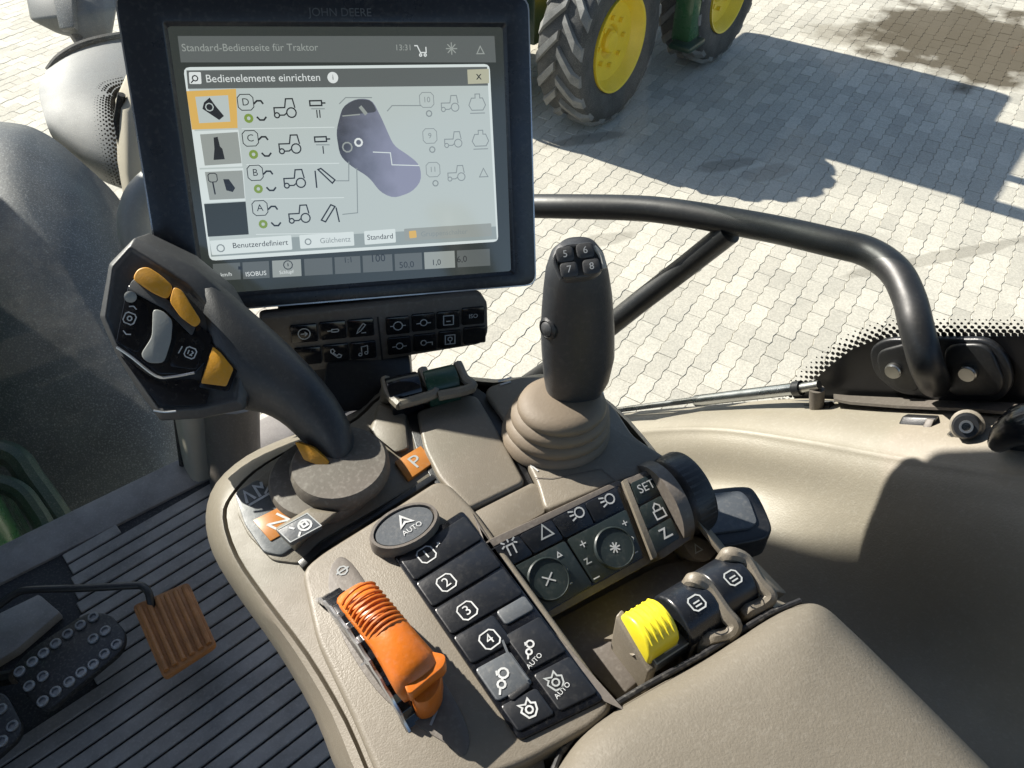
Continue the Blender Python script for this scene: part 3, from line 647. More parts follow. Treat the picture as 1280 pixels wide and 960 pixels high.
# resample evenly
L_ = [0]
for a, b in zip(ed, ed[1:]): L_.append(L_[-1] + (b - a).length)
def samp(s):
    for i in range(len(ed) - 1):
        if L_[i + 1] >= s: 
            u = (s - L_[i]) / max(1e-6, L_[i + 1] - L_[i]); return ed[i].lerp(ed[i + 1], u), (ed[i + 1] - ed[i]).normalized()
    return ed[-1], (ed[-1] - ed[-2]).normalized()
pit = 8.8
for j in range(5):
    s_ = (pit / 2 if j % 2 else 0)
    while s_ < L_[-1]:
        p, d = samp(s_); nn = V((d.y, -d.x, 0))
        if nn.y > 0: nn = -nn
        q = p + nn * (j * 4.6 - 1)
        c = onw(q.x, q.y, .0032); tt = (c - EYE).dot(FWD)
        disc(mb, c, (3.6 - j * .62) / 1000 * tt * 1.05, WD, ZU, 8); s_ += pit
tag(mb.build('frit_dots', M['frit'], sw, smooth=False), kind='stuff')

# beige inner panel over the wheel arch
sp = thing('wheel_arch_liner', 'large smooth beige inner panel below the side window, half in shadow', 'panel', onz(1100, 780, .44))
def W_(x, y, c): return onw(x, y, c)
ks = []
colsx = [(620, 548, 560, 620, 700), (760, 517, 530, 590, 680)]
rows = [
    [onw(560, 562, .008), onw(700, 530, .008), onw(780, 519, .008), onw(900, 509, .008), onw(1000, 502, .008), onw(1100, 507, .008), onw(1290, 516, .008), onw(1500, 545, .008)],
    [onw(560, 575, .05), onw(700, 543, .05), onw(780, 529, .06), onw(900, 524, .06), onw(1000, 527, .06), onw(1110, 542, .07), onw(1290, 560, .075), onw(1500, 590, .08)],
    [onw(560, 590, .08), onw(700, 558, .08), onw(790, 542, .085), onw(892, 538, .085), onw(1000, 552, .09), onw(1122, 574, .10), onw(1290, 600, .105), onw(1500, 640, .11)],
    [onw(560, 620, .10), onw(700, 586, .10), onw(800, 566, .10), onw(892, 560, .10), onw(1000, 577, .105), onw(1122, 602, .115), onw(1290, 632, .12), onw(1500, 680, .12)],
    [onw(570, 670, .12), onw(705, 640, .12), onw(815, 610, .12), onw(900, 605, .12), onw(1000, 622, .125), onw(1115, 652, .135), onw(1290, 690, .14), onw(1500, 760, .14)]]
# base of the wall curves out into a level shelf
for zz, k in ((.50, .16), (.455, .22), (.44, .34)):
    row = []
    for i, p in enumerate(rows[4]):
        q = p + WN * (k - .12); q.z = min(p.z - .01 * (k * 20), zz) if p.z > zz else p.z - (k - .12) * .3
        row.append(q)
    rows.append(row)
r_last = []
for p in rows[-1]:
    q = p + WN * .10; r_last.append(q)
rows.append(r_last)
rows.insert(2, [p.lerp(q, .86) for p, q in zip(rows[1], rows[2])]); rows.insert(4, [p.lerp(q, .22) for p, q in zip(rows[3], rows[4])])
def gridsurf2(rows, sub=5):
    return gridsurf(rows, sub)
for r_ in rows: e_ = (r_[-1] - r_[-2]); e_.z *= .4; r_.append(r_[-1] + e_ * 2.5); r_.append(r_[-1] + e_ * 4)
gridsurf2(rows, 5).build('panel_skin', M['panel'], sp, ang=75, thick=-.004)
# narrow grey seal shelf on top of the panel, under the window
seal = [onw(x, y, .010) + ZU * .006 for x, y in ((1040, 500), (1060, 502), (1120, 505), (1200, 509), (1300, 514), (1400, 524))]
seal2 = [onw(x, y, .032) + ZU * .007 for x, y in ((1040, 507), (1060, 511), (1120, 516), (1200, 520), (1300, 528), (1400, 540))]
MB().tube(smoothpath([onw(x, y, .014) for x, y in ((800, 521), (860, 517), (920, 512), (1000, 506), (1045, 507))], 4), .006, 8).build('window_seal', M['seal'], sp)
k_ = len(seal); MB().add(seal + seal2, [(i, i + 1, k_ + i + 1, k_ + i) for i in range(k_ - 1)]).build('sill_strip', M['taupe'], sp, thick=-.003)

# grab handle
gh = thing('grab_handle', 'black bent tube grab handle crossing the side window', 'handle', onw(1150, 470, .02))
hp = [at(560, 262, 1.1550), at(640, 258, 1.0890), at(700, 258, 1.0395), at(790, 260, 0.9900), at(850, 266, 0.9570), at(960, 285, 0.9020), at(1040, 303, 0.8580), at(1085, 315, 0.8360), at(1118, 338, 0.8085), at(1136, 372, 0.7865), at(1146, 410, 0.7700), at(1156, 450, 0.7645), at(1166, 476, 0.7755)]
hp[-1] = onw(1168, 478, .016); hp[-2] = onw(1158, 455, .045).lerp(hp[-2], .3)
MB().tube(smoothpath(hp, 7), .0158, 20).build('tube', M['tube'], gh)
br = [onw(545, 556, .02), at(740, 425, 1.0835), at(800, 377, 1.0395), at(860, 331, 0.9900), at(912, 290, 0.9295)]
MB().tube([br[0], br[1], br[2], br[3], br[4]], .0145, 18).build('brace', M['tube'], gh)
pp = rounded([onw(1085, 437, .012), onw(1105, 424, .012), onw(1235, 424, .012), onw(1258, 445, .012), onw(1268, 480, .012), onw(1250, 503, .012), onw(1180, 503, .012), onw(1120, 492, .012), onw(1092, 470, .012)], .012, 4)
MB().prism(pp, WN * -.008).build('mounting_plate', M['black'], gh, bv=.003, seg=3)
pp = rounded([onw(1094, 440, .016), onw(1140, 428, .016), onw(1150, 492, .016), onw(1120, 488, .016), onw(1098, 468, .016)], .012, 4)
MB().prism(pp, WN * -.005).build('plate_boss', M['tube'], gh, bv=.003, seg=3)
pp = rounded([onw(1178, 432, .016), onw(1235, 430, .016), onw(1256, 480, .016), onw(1245, 496, .016), onw(1185, 496, .016)], .014, 4)
MB().prism(pp, WN * -.005).build('plate_boss', M['tube'], gh, bv=.003, seg=3)
for x, y in ((1118, 462), (1211, 465)):
    c = onw(x, y, .016)
    b_ = MB().lathe(c, WN, [(.0085, 0), (.0085, .004), (.0065, .0055), (.0045, .0055), (.0042, .002), (0, .002)], 20).build('bolt', M['bolt'], gh)
    MB().lathe(c + WN * .0056, WN, [(.0075, 0), (.0075, .0006), (.005, .0006)], 20).build('washer', M['bolt'], b_)
# gas strut
gs = thing('gas_strut', 'thin metal gas strut lying along the bottom of the side window', 'strut', onw(990, 488, .03))
MB().tube([onw(700, 522, .03), onw(905, 495, .03)], .0042, 14).build('piston_rod', M['chrome'], gs)
MB().tube([onw(870, 501, .03), onw(995, 486, .03)], .0075, 18).build('cylinder', M['chrome'], gs)
MB().tube([onw(993, 486, .03), onw(1002, 485, .03)], .0088, 18).build('end_cap', M['black'], gs)
MB().tube([onw(1002, 485, .03), onw(1024, 481, .03)], [.006, .005], 12).build('end_eye', M['bolt'], gs)
MB().tube([onw(1021, 486, .03), onw(1021, 512, .03)], .0085, 14).build('ball_stud', M['taupe'], gs)
MB().tube([onw(1004, 512, .026), onw(1040, 508, .026)], .006, 10).build('bracket', M['black'], gs)
# black clip, round lock knob and dark handle on the sill
cl = thing('sill_clip', 'small black rectangular clip on the beige sill below the handle plate', 'clip', onw(1145, 530, .05))
q = [onw(1118, 540, .062), onw(1128, 520, .05), onw(1171, 522, .05), onw(1162, 543, .062)]
MB().prism(q, (WN * -.02 - ZU * .012)).build('clip_body', M['black'], cl, bv=.002)
q = [onw(1150, 541, .064), onw(1158, 523, .052), onw(1168, 524, .052), onw(1160, 542, .064)]
MB().prism(q, (WN * -.01 - ZU * .006)).build('clip_tongue', M['taupe'], cl, bv=.001)
kn = thing('lock_knob', 'round black lock knob with metal ring on the sill near the right border', 'knob', onw(1210, 535, .06))
ca = onw(1208, 533, .075); ax = (EYE - ca).normalized() * .75 + V((-.25, -.3, .2))
MB().lathe(ca - ax.normalized() * .014, ax, [(.015, -.006), (.015, .002), (.012, .004)], 24).build('collar', M['panel'], kn)
MB().lathe(ca - ax.normalized() * .010, ax, [(.0125, 0), (.0125, .010), (.0105, .013), (.006, .013)], 24).build('knob_body', M['black'], kn)
MB().lathe(ca + ax.normalized() * .003, ax, [(.006, 0), (.006, .0025), (.004, .0025), (.0035, -.002)], 20).build('metal_ring', M['bolt'], kn)
MB().tube([onw(1188, 540, .07), onw(1194, 546, .07)], .004, 8).build('key_tab', M['bolt'], kn)
sh = thing('side_latch', 'dark rounded latch grip cut by the right border on the sill', 'latch', onw(1270, 545, .08))
MB().tube(smoothpath([onw(1246, 556, .09), onw(1262, 540, .095), onw(1290, 528, .095), onw(1340, 522, .09)], 6), [.008, .009, .010, .011, .012, .013, .014, .015, .016, .017, .018, .018, .018, .018, .018, .018, .018, .018, .018], 14).build('latch_grip', M['gloss'], sh)
MB().prism([onw(1243, 560, .085), onw(1290, 540, .085), onw(1360, 540, .085), onw(1360, 580, .085), onw(1290, 572, .085)], WN * -.015).build('latch_base', M['black'], sh, bv=.004)

# ================================================================ PEDALS
pe = thing('accelerator_pedal', 'worn brown ribbed pedal pad on a bent black rod above the floor', 'pedal', onz(215, 800, 0))
pz = .085
pedq = [onz(165, 757, pz), onz(235, 727, pz), onz(270, 805, pz), onz(204, 848, pz)]
pn = V((0, 0, 1))
MB().prism(rounded(pedq, .008, 3), V((0, 0, -.012))).build('pad', M['brown'], pe, bv=.003)
for k in range(6):
    u = (k + .5) / 6; a = pedq[0].lerp(pedq[1], .02 + .96 * u); b = pedq[3].lerp(pedq[2], .02 + .96 * u)
    a2 = a.lerp(b, .06); b2 = a.lerp(b, .95)
    MB().tube([a2 + ZU * .002, b2 + ZU * .002], .0046, 8, flat=.9).build('tread_rib', M['brown'], pe)
MB().tube(smoothpath([onz(-90, 790, .06), onz(-20, 768, .075), onz(20, 742, .095), onz(45, 737, .10), onz(110, 735, .10), onz(165, 732, .10), onz(178, 733, .10), onz(186, 742, .098), onz(190, 762, .08)], 5), .0062, 12).build('pedal_rod', M['tube'], pe)
def perf(pxs, z, label, studs):
    t = thing('brake_pedal', label, 'pedal', onz(*pxs[0], 0), 'perforated brake pedals')
    MB().prism(rounded([onz(x, y, z) for x, y in pxs], .015, 4), V((0, 0, -.012))).build('plate', M['pedal'], t, bv=.003)
    MB().tube([onz(*pxs[0], z) - ZU * .02, onz(pxs[0][0] - 60, pxs[0][1] + 20, .0)], .012, 8).build('pedal_arm', M['pedal'], t)
    for x, y in studs:
        c = onz(x, y, z)
        MB().lathe(c, ZU, [(.0085, -.002), (.0085, .003), (.007, .0045), (.0052, .0045), (.0045, .001), (0, .001)], 16).build('stud', M['ring'], t)
zA = .07
st1 = [(25, 840), (41, 828), (55, 817), (70, 805), (85, 793), (101, 782), (117, 772), (132, 789), (117, 799), (54, 846), (37, 858), (54, 877), (70, 865), (87, 853), (102, 841), (117, 831), (131, 818), (146, 806)]
perf([(12, 838), (36, 812), (110, 764), (136, 766), (158, 790), (154, 812), (62, 888), (44, 884)], zA, 'black brake pedal with rows of grey rings left of the brown pedal', st1)
perf([(-60, 880), (-20, 862), (8, 866), (28, 905), (24, 922), (-30, 970), (-70, 960)], zA, 'black brake pedal cut off at the left border, low', [(2, 887), (16, 908), (3, 927), (-12, 880), (-12, 935)])
fp = plate('heel_plate', [(-40, 800), (-10, 770), (48, 742), (75, 765), (20, 812), (-10, 830)], .02, .02, M['floor'], None, bv=.004)
tag(fp, 'plain grey floor plate under the pedal rod at the left border', 'plate')

# ================================================================ DISPLAY
def quad_solve(px4, scale_t):
    """corner pixels TL TR BR BL of a parallelogram -> 3D corners, mean depth scale_t"""
    r = [ray(*p) for p in px4]
    # t0 r0 - t1 r1 + t2 r2 - t3 r3 = 0, t0 = 1
    A = Matrix((( r[1].x, -r[2].x, r[3].x), (r[1].y, -r[2].y, r[3].y), (r[1].z, -r[2].z, r[3].z)))
    t = A.inverted() @ r[0]; ts = [1, t.x, t.y, t.z]; k = scale_t / (sum(ts) / 4)
    return [EYE + r[i] * (ts[i] * k) for i in range(4)], [q * k for q in ts]
sq, sts = quad_solve([(222, 45), (618, 45), (630, 330), (268, 357)], .70)
print('screen depths', [round(x, 3) for x in sts], 'w', (sq[1] - sq[0]).length, 'h', (sq[3] - sq[0]).length)
SC = Fr((sq[0] + sq[1] + sq[2] + sq[3]) / 4, sq[1] - sq[0], sq[0] - sq[3])
sW = ((sq[1] - sq[0]).length + (sq[2] - sq[3]).length) / 2; sH = (sq[0] - sq[3]).length
if SC.n.dot(EYE - SC.o) < 0: print('screen normal flipped')
def sp_(px, py, c=0): return onp(px, py, SC.p(0, 0, c), SC.n)
dm = thing('display_monitor', 'large black framed touch display showing a German settings page', 'display', SC.p(0, -sH / 2 - .12, -.03))
hw, hh = sW / 2 + .0355, sH / 2 + .0255
# housing: outer shell, raised bezel around the recessed screen
cxo, cyo = -.0055, .0045
def rect(w_, h_, c, r, n=4, ox=0, oy=0): return rounded([SC.p(ox - w_, oy - h_, c), SC.p(ox + w_, oy - h_, c), SC.p(ox + w_, oy + h_, c), SC.p(ox - w_, oy + h_, c)], r, n)
MB().loft([rect(hw * .96, hh * .95, -.045, .012, 4, cxo, cyo), rect(hw * .99, hh * .99, -.038, .012, 4, cxo, cyo), rect(hw, hh, -.004, .010, 4, cxo, cyo)], cap=True).build('housing', M['bezel'], dm, bv=.0015)
mb = MB(); o1 = rect(hw, hh, .0045, .010, 4, cxo, cyo); o2 = rect(sW / 2 + .010, sH / 2 + .010, .0045, .003); o3 = rect(sW / 2 + .007, sH / 2 + .007, .0005, .003); o0 = rect(hw, hh, -.004, .010, 4, cxo, cyo)
mb.loft([o0, [p + SC.n * .0055 for p in o0], o1, o2, o3], cap=False).build('bezel', M['bezel'], dm, bv=.0008, ang=40)
MB().ribbon([p - SC.n * .001 for p in rect(hw + .0006, hh + .0006, .0045, .010, 4, cxo, cyo)], .0012, SC.n, True).build('edge_trim', M['silver'], dm)
text('JOHN DEERE', SC.at(sp_(425, 17), .0051), .0115, M['greybtn'], dm)
scn = MB().prism(rect(sW / 2 + .0075, sH / 2 + .0075, .0006, .002), SC.n * -.003).build('screen', S['dark'], dm, smooth=False)
LAY = {'k': .0007}
def ui(pxs, m, name='screen_field', c=.0008, r=0):
    q = [sp_(x, y, c) for x, y in pxs]
    if r: q = rounded(q, r, 3)
    return MB().add(q, [tuple(range(len(q)))[::-1]]).build(name, m, scn, smooth=False)
def uil(pxs, w_, m, name='screen_line', c=.0014, closed_=False):
    return MB().ribbon([sp_(x, y, c) for x, y in pxs], w_, SC.n, closed_).build(name, m, scn, smooth=False)
def uit(s_, px, py, size, m, c=.0014, sx=1.0): return text(s_, SC.at(sp_(px, py, 0), c), size, m, scn, sx=sx)
def uitf(s_, x0, x1, y, m, c=.0014, hmax=None):
    wid = (sp_(x1, y) - sp_(x0, y)).length; xs = [v[0] for v in GLYPH[s_][0]]; sz = wid / (max(xs) - min(xs)) / .78; sx = 1.0
    if hmax and sz > hmax: sx = sz / hmax; sz = hmax
    return text(s_, SC.at(sp_((x0 + x1) / 2, y, 0), c), sz, m, scn, sx=sx)
def uii(paths, px, py, size, w_, m, c=.0014): return icon(paths, SC.at(sp_(px, py, 0), c), size, w_, m, scn)
# status line, dialog, tabs
ui([(222, 45), (618, 45), (620, 78), (226, 78)], S['bar'])
uitf('Standard-Bedienseite für Traktor', 229, 399, 60, S['tab'])
uit('13:31', 504, 60, .0085, S['tab']); uii([[(-1, .6), (-.5, .6), (0, -.5), (1, -.5), (1, .4)], closed(circ(0, -.9, .2, 8)), closed(circ(.8, -.9, .2, 8))], 525, 62, .005, .0009, S['white'])
uii(STAR, 564, 61, .005, .0009, S['tab']); uii(TRI, 600, 63, .004, .0009, S['tab'])
ui([(229, 84), (612, 80), (623, 302), (262, 326)], S['frame'], 'dialog_frame', .0009, .005)
ui([(233, 88), (609, 83.5), (610, 107), (235, 111)], S['bar'], 'title_bar', .0010)
ui([(236, 111), (610, 107), (620, 283), (262, 302)], S['bg'], 'dialog_page', .0010)
ui([(236, 90), (251, 90), (252, 105), (237, 105)], S['white'], 'title_icon', .0011, .001); uii([closed(circ(0, 0, .6, 8)), [(-1, -1), (-.3, -.3)]], 244, 98, .0035, .0009, S['ink'])
uitf('Bedienelemente einrichten', 259, 401, 98, S['white'])
MB().lathe(sp_(416, 97, .0010), SC.n, [(.0045, 0), (.0045, .0002), (0, .0002)], 20).build('info_disc', S['white'], scn); uit('i', 416, 97, .008, S['ink'], .0016)
ui([(584, 87), (611, 86), (611.5, 104), (585, 105)], S['olive'], 'close_button', .0012); uit('x', 598, 95, .013, S['ink'], .0016)
ui([(233, 114), (295, 111), (297, 160), (240, 162)], S['amber'], 'active_tab', .0012); ui([(244, 121), (285, 119), (288, 152), (249, 154)], S['bg'], 'tab_picture', .0014)
ui([(242, 164), (298, 162), (303, 208), (249, 210)], S['frame'], 'tab', .0012); ui([(250, 168), (297, 165), (302, 204), (256, 207)], S['tab'], 'tab_picture', .0014)
ui([(249, 212), (304, 210), (307, 251), (255, 254)], S['frame'], 'tab', .0012); ui([(256, 215), (303, 213), (306, 248), (262, 250)], S['tab'], 'tab_picture', .0014)
ui([(255, 255), (307, 252), (311, 293), (260, 296)], S['dark'], 'empty_tab', .0012)
ui([(255, 128), (262, 122), (270, 133), (280, 145), (274, 150), (262, 142), (253, 136)], S['ink'], 'lever_picture', .0016); uii([closed(circ(0, 0, 1, 8))], 262, 134, .003, .0008, S['bg'], .0018)
ui([(267, 172), (272, 171), (275, 183), (278, 186), (281, 199), (267, 200), (268, 186)], S['ink'], 'stick_picture', .0016)
ui([(279, 224), (286, 224), (294, 235), (291, 240), (283, 238)], S['ink'], 'lever_picture', .0016); uii([SQ], 266, 222, .0035, .0007, S['ink'], .0016); uil([(266, 228), (269, 243)], .0012, S['ink'], c=.0016)
for i, (L__, y) in enumerate((('D', 128), ('C', 173), ('B', 216), ('A', 260))):
    x0 = 306 + i * 6; k = .98 ** i
    d_ = i != 0
    uii([SQ], x0 + 1, y, .0062, .0007, S['ink']); uit(L__, x0 + 1, y, .0105, S['ink'])
    uil([(x0 + 11, y + 2), (x0 + 15, y - 2), (x0 + 20, y - 2), (x0 + 23, y + 2)], .0014, S['ink']); uil([(x0 + 15, y + 18), (x0 + 19, y + 22), (x0 + 24, y + 22), (x0 + 27, y + 18)], .0014, S['ink'])
    uii([closed(circ(0, 0, 1, 12))], x0 + 5, y + 20, .0026, .0022, S['green'])
    uii(TRACTOR, x0 + 50, y + 8, .0092, .0011, S['ink'])
    if i < 2:
        uii(FONT_CYL[:2], x0 + 91, y + 1, .0065, .0012, S['ink']); uit('II' if i == 0 else 'I', x0 + 92, y + 15, .012, S['ink']); uil([(x0 + 83, y + 8), (x0 + 100, y + 8)], .0008, S['inkdim'])
    else: uii(ARM_UP if i == 2 else ARM_DN, x0 + 88, y + 7, .0085, .0012, S['ink'])
    uil([(x0 - 4, y + 33), (x0 + 112, y + 31)], .0006, S['frame'], c=.0012)
for i, (s__, y) in enumerate((('10', 125), ('9', 170), ('11', 212))):
    x0 = 533 + i * 4
    uii([SQ], x0, y, .0062, .0006, S['inkdim']); uit(s__, x0, y, .0085, S['inkdim']); uii([closed(circ(0, 0, 1, 10))], x0 + 3, y + 17, .0024, .0010, S['inkdim'])
    uii(TRACTOR, x0 + 29, y + 5, .0082, .0008, S['inkdim']); uii(ENGINE if i < 2 else TRI, x0 + 63, y + 4, .0085 if i < 2 else .005, .0008, S['inkdim'])  # paler ink: glare washing out these icons is painted into their colour
# controller picture, a reflection painted into its colour, with leader lines
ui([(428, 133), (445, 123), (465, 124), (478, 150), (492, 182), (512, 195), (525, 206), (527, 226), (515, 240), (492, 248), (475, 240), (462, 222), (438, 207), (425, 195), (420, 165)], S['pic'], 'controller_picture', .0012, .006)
ui([(428, 134), (445, 124), (464, 125), (472, 140), (440, 143), (426, 146)], S['grey'], 'controller_picture', .0013, .004)
uii([closed(circ(0, 0, 1, 10))], 434, 184, .004, .0012, S['tab'], .0016); uii([closed(circ(0, 0, 1, 10))], 448, 178, .003, .0016, S['white'], .0016); uil([(450, 133), (458, 143)], .003, S['tab'], c=.0016); uil([(428, 145), (450, 143)], .001, S['tab'], c=.0016)
uil([(466, 190), (488, 191), (490, 206), (524, 207)], .0008, S['frame'], c=.0016)
uil([(424, 130), (432, 122), (465, 122)], .0008, S['inkdim']); uil([(484, 139), (490, 132), (526, 132)], .0008, S['inkdim']); uil([(420, 226), (436, 226), (436, 202)], .0008, S['inkdim']); uil([(428, 268), (447, 266), (446, 210)], .0008, S['inkdim'])
# lower buttons
ui([(262, 302), (620, 283), (621, 299), (264, 321)], S['row'], 'button_row', .0010)
ui([(262, 301), (364, 294), (365.5, 312), (265, 319)], S['frame'], 'soft_button', .0012, .001); uitf('Benutzerdefiniert', 291, 360, 305, S['ink']); uii([closed(circ(0, 0, 1, 10))], 276, 310, .003, .001, S['inkdim'])
ui([(374, 294), (442, 289.5), (443, 307), (375.5, 311)], S['frame'], 'soft_button', .0012, .001); uitf('Gülchentz', 400, 438, 300, S['inkdim']); uii([closed(circ(0, 0, 1, 10))], 385, 302, .0025, .001, S['inkdim'])
ui([(455, 289), (494, 286), (495, 303), (456, 306)], S['frame'], 'soft_button', .0012, .001); uitf('Standard', 459, 491, 296, S['ink'])
ui([(505, 286), (614, 279), (615, 295), (506, 301)], S['tab'], 'soft_button', .0011, .001); uitf('Gruppenschalter', 526, 584, 291, S['inkdim']); ui([(511, 289), (520, 288), (521, 297), (512, 298)], S['amber'], 'soft_icon', .0013, .001)
# bottom status row
cells_ = [(266, 300), (303, 336), (340, 376), (380, 415), (418, 450), (453, 490), (493, 527), (530, 568), (571, 612)]
for i, (a, b) in enumerate(cells_):
    ya = 330 - (a - 266) * .055; yb = 330 - (b - 266) * .055
    ui([(a, ya), (b, yb), (b + 1, yb + 21), (a + 1, ya + 21)], S['bar'] if i not in (2, 7) else S['tab'], 'status_cell', .0011)
for s__, x, y, sz in (('1:1', 435, 325, .009), ('100', 472, 323, .012), ('50,0', 508, 331, .0105), ('1,0', 545, 328, .0095), ('6,0', 577, 324, .0105), ('km/h', 283, 343, .006), ('ISOBUS', 320, 342, .007), ('Schlupf', 358, 340, .0055)):
    uit(s__, x, y, sz, S['ink'] if sz > .007 else S['white'])
uil([(300, 337), (300, 333)], .003, S['ink']); uii([closed(circ(0, 0, 1, 10)), [(0, -.3), (0, .4)]], 360, 331, .0038, .0008, S['ink'])
# mount below the display
MB().box(Fr(SC.p(-.02, -hh - .02, -.05), SC.x, SC.y), .12, .18, .03).build('mount_plate', M['black'], dm, bv=.004)
fz = [at(x, y, t) for x, y, t in ((408, 452, .735), (512, 440, .765), (512, 440, .80), (408, 452, .77))]
fl = [at(x, y, t) for x, y, t in ((400, 520, .735), (520, 505, .755), (520, 490, .82), (400, 500, .80))]
MB().loft([fz, fl]).build('mount_foot', M['black'], dm, bv=.004)
# ---------------------------------------------------------------- button bar under the display
kq, kts = quad_solve([(345, 403), (606, 376), (608, 430), (362, 462)], .715)
KF = Fr(SC.p(0, -sH / 2 - .068, .004), SC.x, SC.y + SC.n * .25)
def kp(px, py, c=0): return onp(px, py, KF.p(0, 0, c), KF.n)
kb = thing('button_bar', 'black two-row button bar with white symbols under the display', 'keypad', KF.p(0, -.03, -.02))
MB().prism(rounded([kp(322, 398, 0), kp(596, 369, 0), kp(609, 375, 0), kp(610, 418, 0), kp(602, 430, 0), kp(405, 462, 0), kp(345, 468, 0)], .006, 3), KF.n * -.018).build('bar_housing', M['taupe'], kb, bv=.002)
MB().ribbon([kp(472, 396, .0003), kp(478, 450, .0003)], .0016, KF.n).build('divider', M['black'], kb)
def kbtn(px, py, w_, h_, paths, tx=None):
    f = KF.at(kp(px, py, 0)).rot(rad(0)); 
    b = MB().prism(rounded([f.p(-w_, -h_, .0022), f.p(w_, -h_, .0022), f.p(w_, h_, .0022), f.p(-w_, h_, .0022)], .0015, 2), KF.n * -.004).build('button', M['gloss'], kb, bv=.0006)
    if paths: icon(paths, f.moved(0, 0, .0024), .0052, .0009, M['white'], b)
    if tx: text(tx, f.moved(0, 0, .0024), .0075, M['white'], b)
gw, gh_ = .0117, .0088
for x, y, ic, tx in ((380, 416, ARROWC, None), (416, 412, KEYI, None), (451, 409, PENCIL, None), (385, 444, None, None), (420, 440, PHONE, None), (454, 437, NOTE, None),
                 (497, 406, [closed(circ(0, 0, .8, 12)), [(-1.4, 0), (-.8, 0)], [(.8, 0), (1.4, 0)]], None), (529, 402, AXLE, None), (560, 399, SEATBOX[:1] + [[(-.4, -.2), (.4, -.2)]], None), (591, 394, None, 'ISO'),
                 (499, 431, AXLE, None), (531, 427, [closed(circ(-.3, 0, .5, 10)), [(.2, 0), (1.3, 0), (1.3, -.6)]], None), (562, 423, SEATBOX, None), (593, 418, None, None)):
    kbtn(x, y, gw * (1 if x < 480 else .93), gh_, ic, tx)

# ================================================================ ARMREST CONSOLE
co = thing('armrest_console', 'beige armrest control console with rounded front, mounted beside the seat', 'console', onz(560, 760, .45))
outl = [(432, 985), (392, 892), (345, 812), (298, 746), (266, 692), (257, 645), (270, 604), (308, 570), (358, 547), (400, 533), (448, 512), (478, 484), (540, 466), (620, 474), (700, 468), (766, 505), (825, 570), (880, 650), (955, 738), (1010, 770), (1130, 870), (1240, 985), (1100, 1080), (760, 1120), (520, 1100)]
inl = [(478, 985), (437, 892), (390, 812), (340, 746), (303, 692), (288, 645), (297, 618), (326, 588), (370, 562), (408, 548), (452, 524), (484, 496), (542, 476), (618, 484), (698, 478), (758, 512), (815, 576), (868, 655), (942, 742), (1000, 778), (1115, 875), (1215, 985), (1090, 1060), (765, 1095), (540, 1080)]
cen = onz(640, 760, .5)
def ringat(pxs, z, k=0.0):
    out = []
    for x, y in pxs:
        p = onz(x, y, z)
        d = V((cen.x - p.x, cen.y - p.y, 0)); out.append(p + d.normalized() * k)
    return closedsmooth(out, 3)
R0 = ringat(inl, .705, 0); R1 = ringat(inl, .738, -.001); R2 = ringat(inl, .744, -.006)
mid_ = [((a[0] + b[0]) / 2, (a[1] + b[1]) / 2) for a, b in zip(inl, outl)]
R3 = ringat(mid_, .742); R4 = ringat(outl, .722, .004); R5 = ringat(outl, .700); R6 = ringat(outl, .67, .012); R7 = ringat(outl, .60, .05); R8 = ringat(outl, .46, .13)
MB().loft([R0, R1, R2, R3, R4, R5, R6, R7, R8]).build('shell', M['beige'], co, ang=45)
Z1 = .750
dr = ringat(inl, .7445, -.003)[:36] + [onz(x, y, .7445) for x, y in ((500, 560), (560, 640), (640, 760), (690, 1000), (520, 1010))]
MB().prism(dr, V((0, 0, -.03))).build('deck_base', M['beige'], co, bv=.0008)
# left deck around the drive lever, with a fine seam against the rim
plate('lever_deck', [(296, 640), (303, 618), (330, 590), (372, 566), (412, 552), (456, 528), (470, 505), (508, 515), (530, 560), (545, 592), (470, 636), (400, 676), (374, 704), (340, 700), (310, 668)], .7465, .04, M['beige'], co, bv=.0015, r=.004)
# label plate with white print, N tile
lp = plate('label_plate', [(293, 616), (322, 598), (352, 628), (372, 640), (395, 662), (352, 694), (330, 690), (306, 655)], .7485, .006, M['greybtn'], co, bv=.001, r=.004)
KX = ER.lerp(V((.866, .5, 0)), .6).normalized(); CFx = V((KX.x, KX.y, 0)); CFy = V((-KX.y, KX.x, 0))
def cfr(px, py, z, a=0): return Fr(onz(px, py, z), CFx, CFy).rot(rad(a))
icon([[(-1, -.6), (-.6, .7), (-.2, -.6)], [(.2, -.7), (.3, .7), (.8, .1), (1, .7)], [(-1, -.9), (1, -.9)]], cfr(318, 616, .7488, 8), .009, .0022, M['white'], lp)
icon([[(-1, 0), (0, .8), (1, 0)], [(-.7, -.6), (.7, -.6)]], cfr(340, 612, .7488, 8), .006, .0018, M['white'], lp)
nt_ = plate('gear_tile', [(316, 650), (352, 632), (374, 656), (338, 676)], .7495, .003, M['tile'], co, bv=.0005); text('N', cfr(349, 653, .7498, 30), .024, M['white'], nt_, sx=1.1)
pt_ = plate('gear_tile', [(493, 577), (526, 557), (543, 577), (510, 600)], .7495, .003, M['tile'], co, bv=.0005); text('P', cfr(520, 577, .7498, 12), .024, M['whitedim'], pt_)
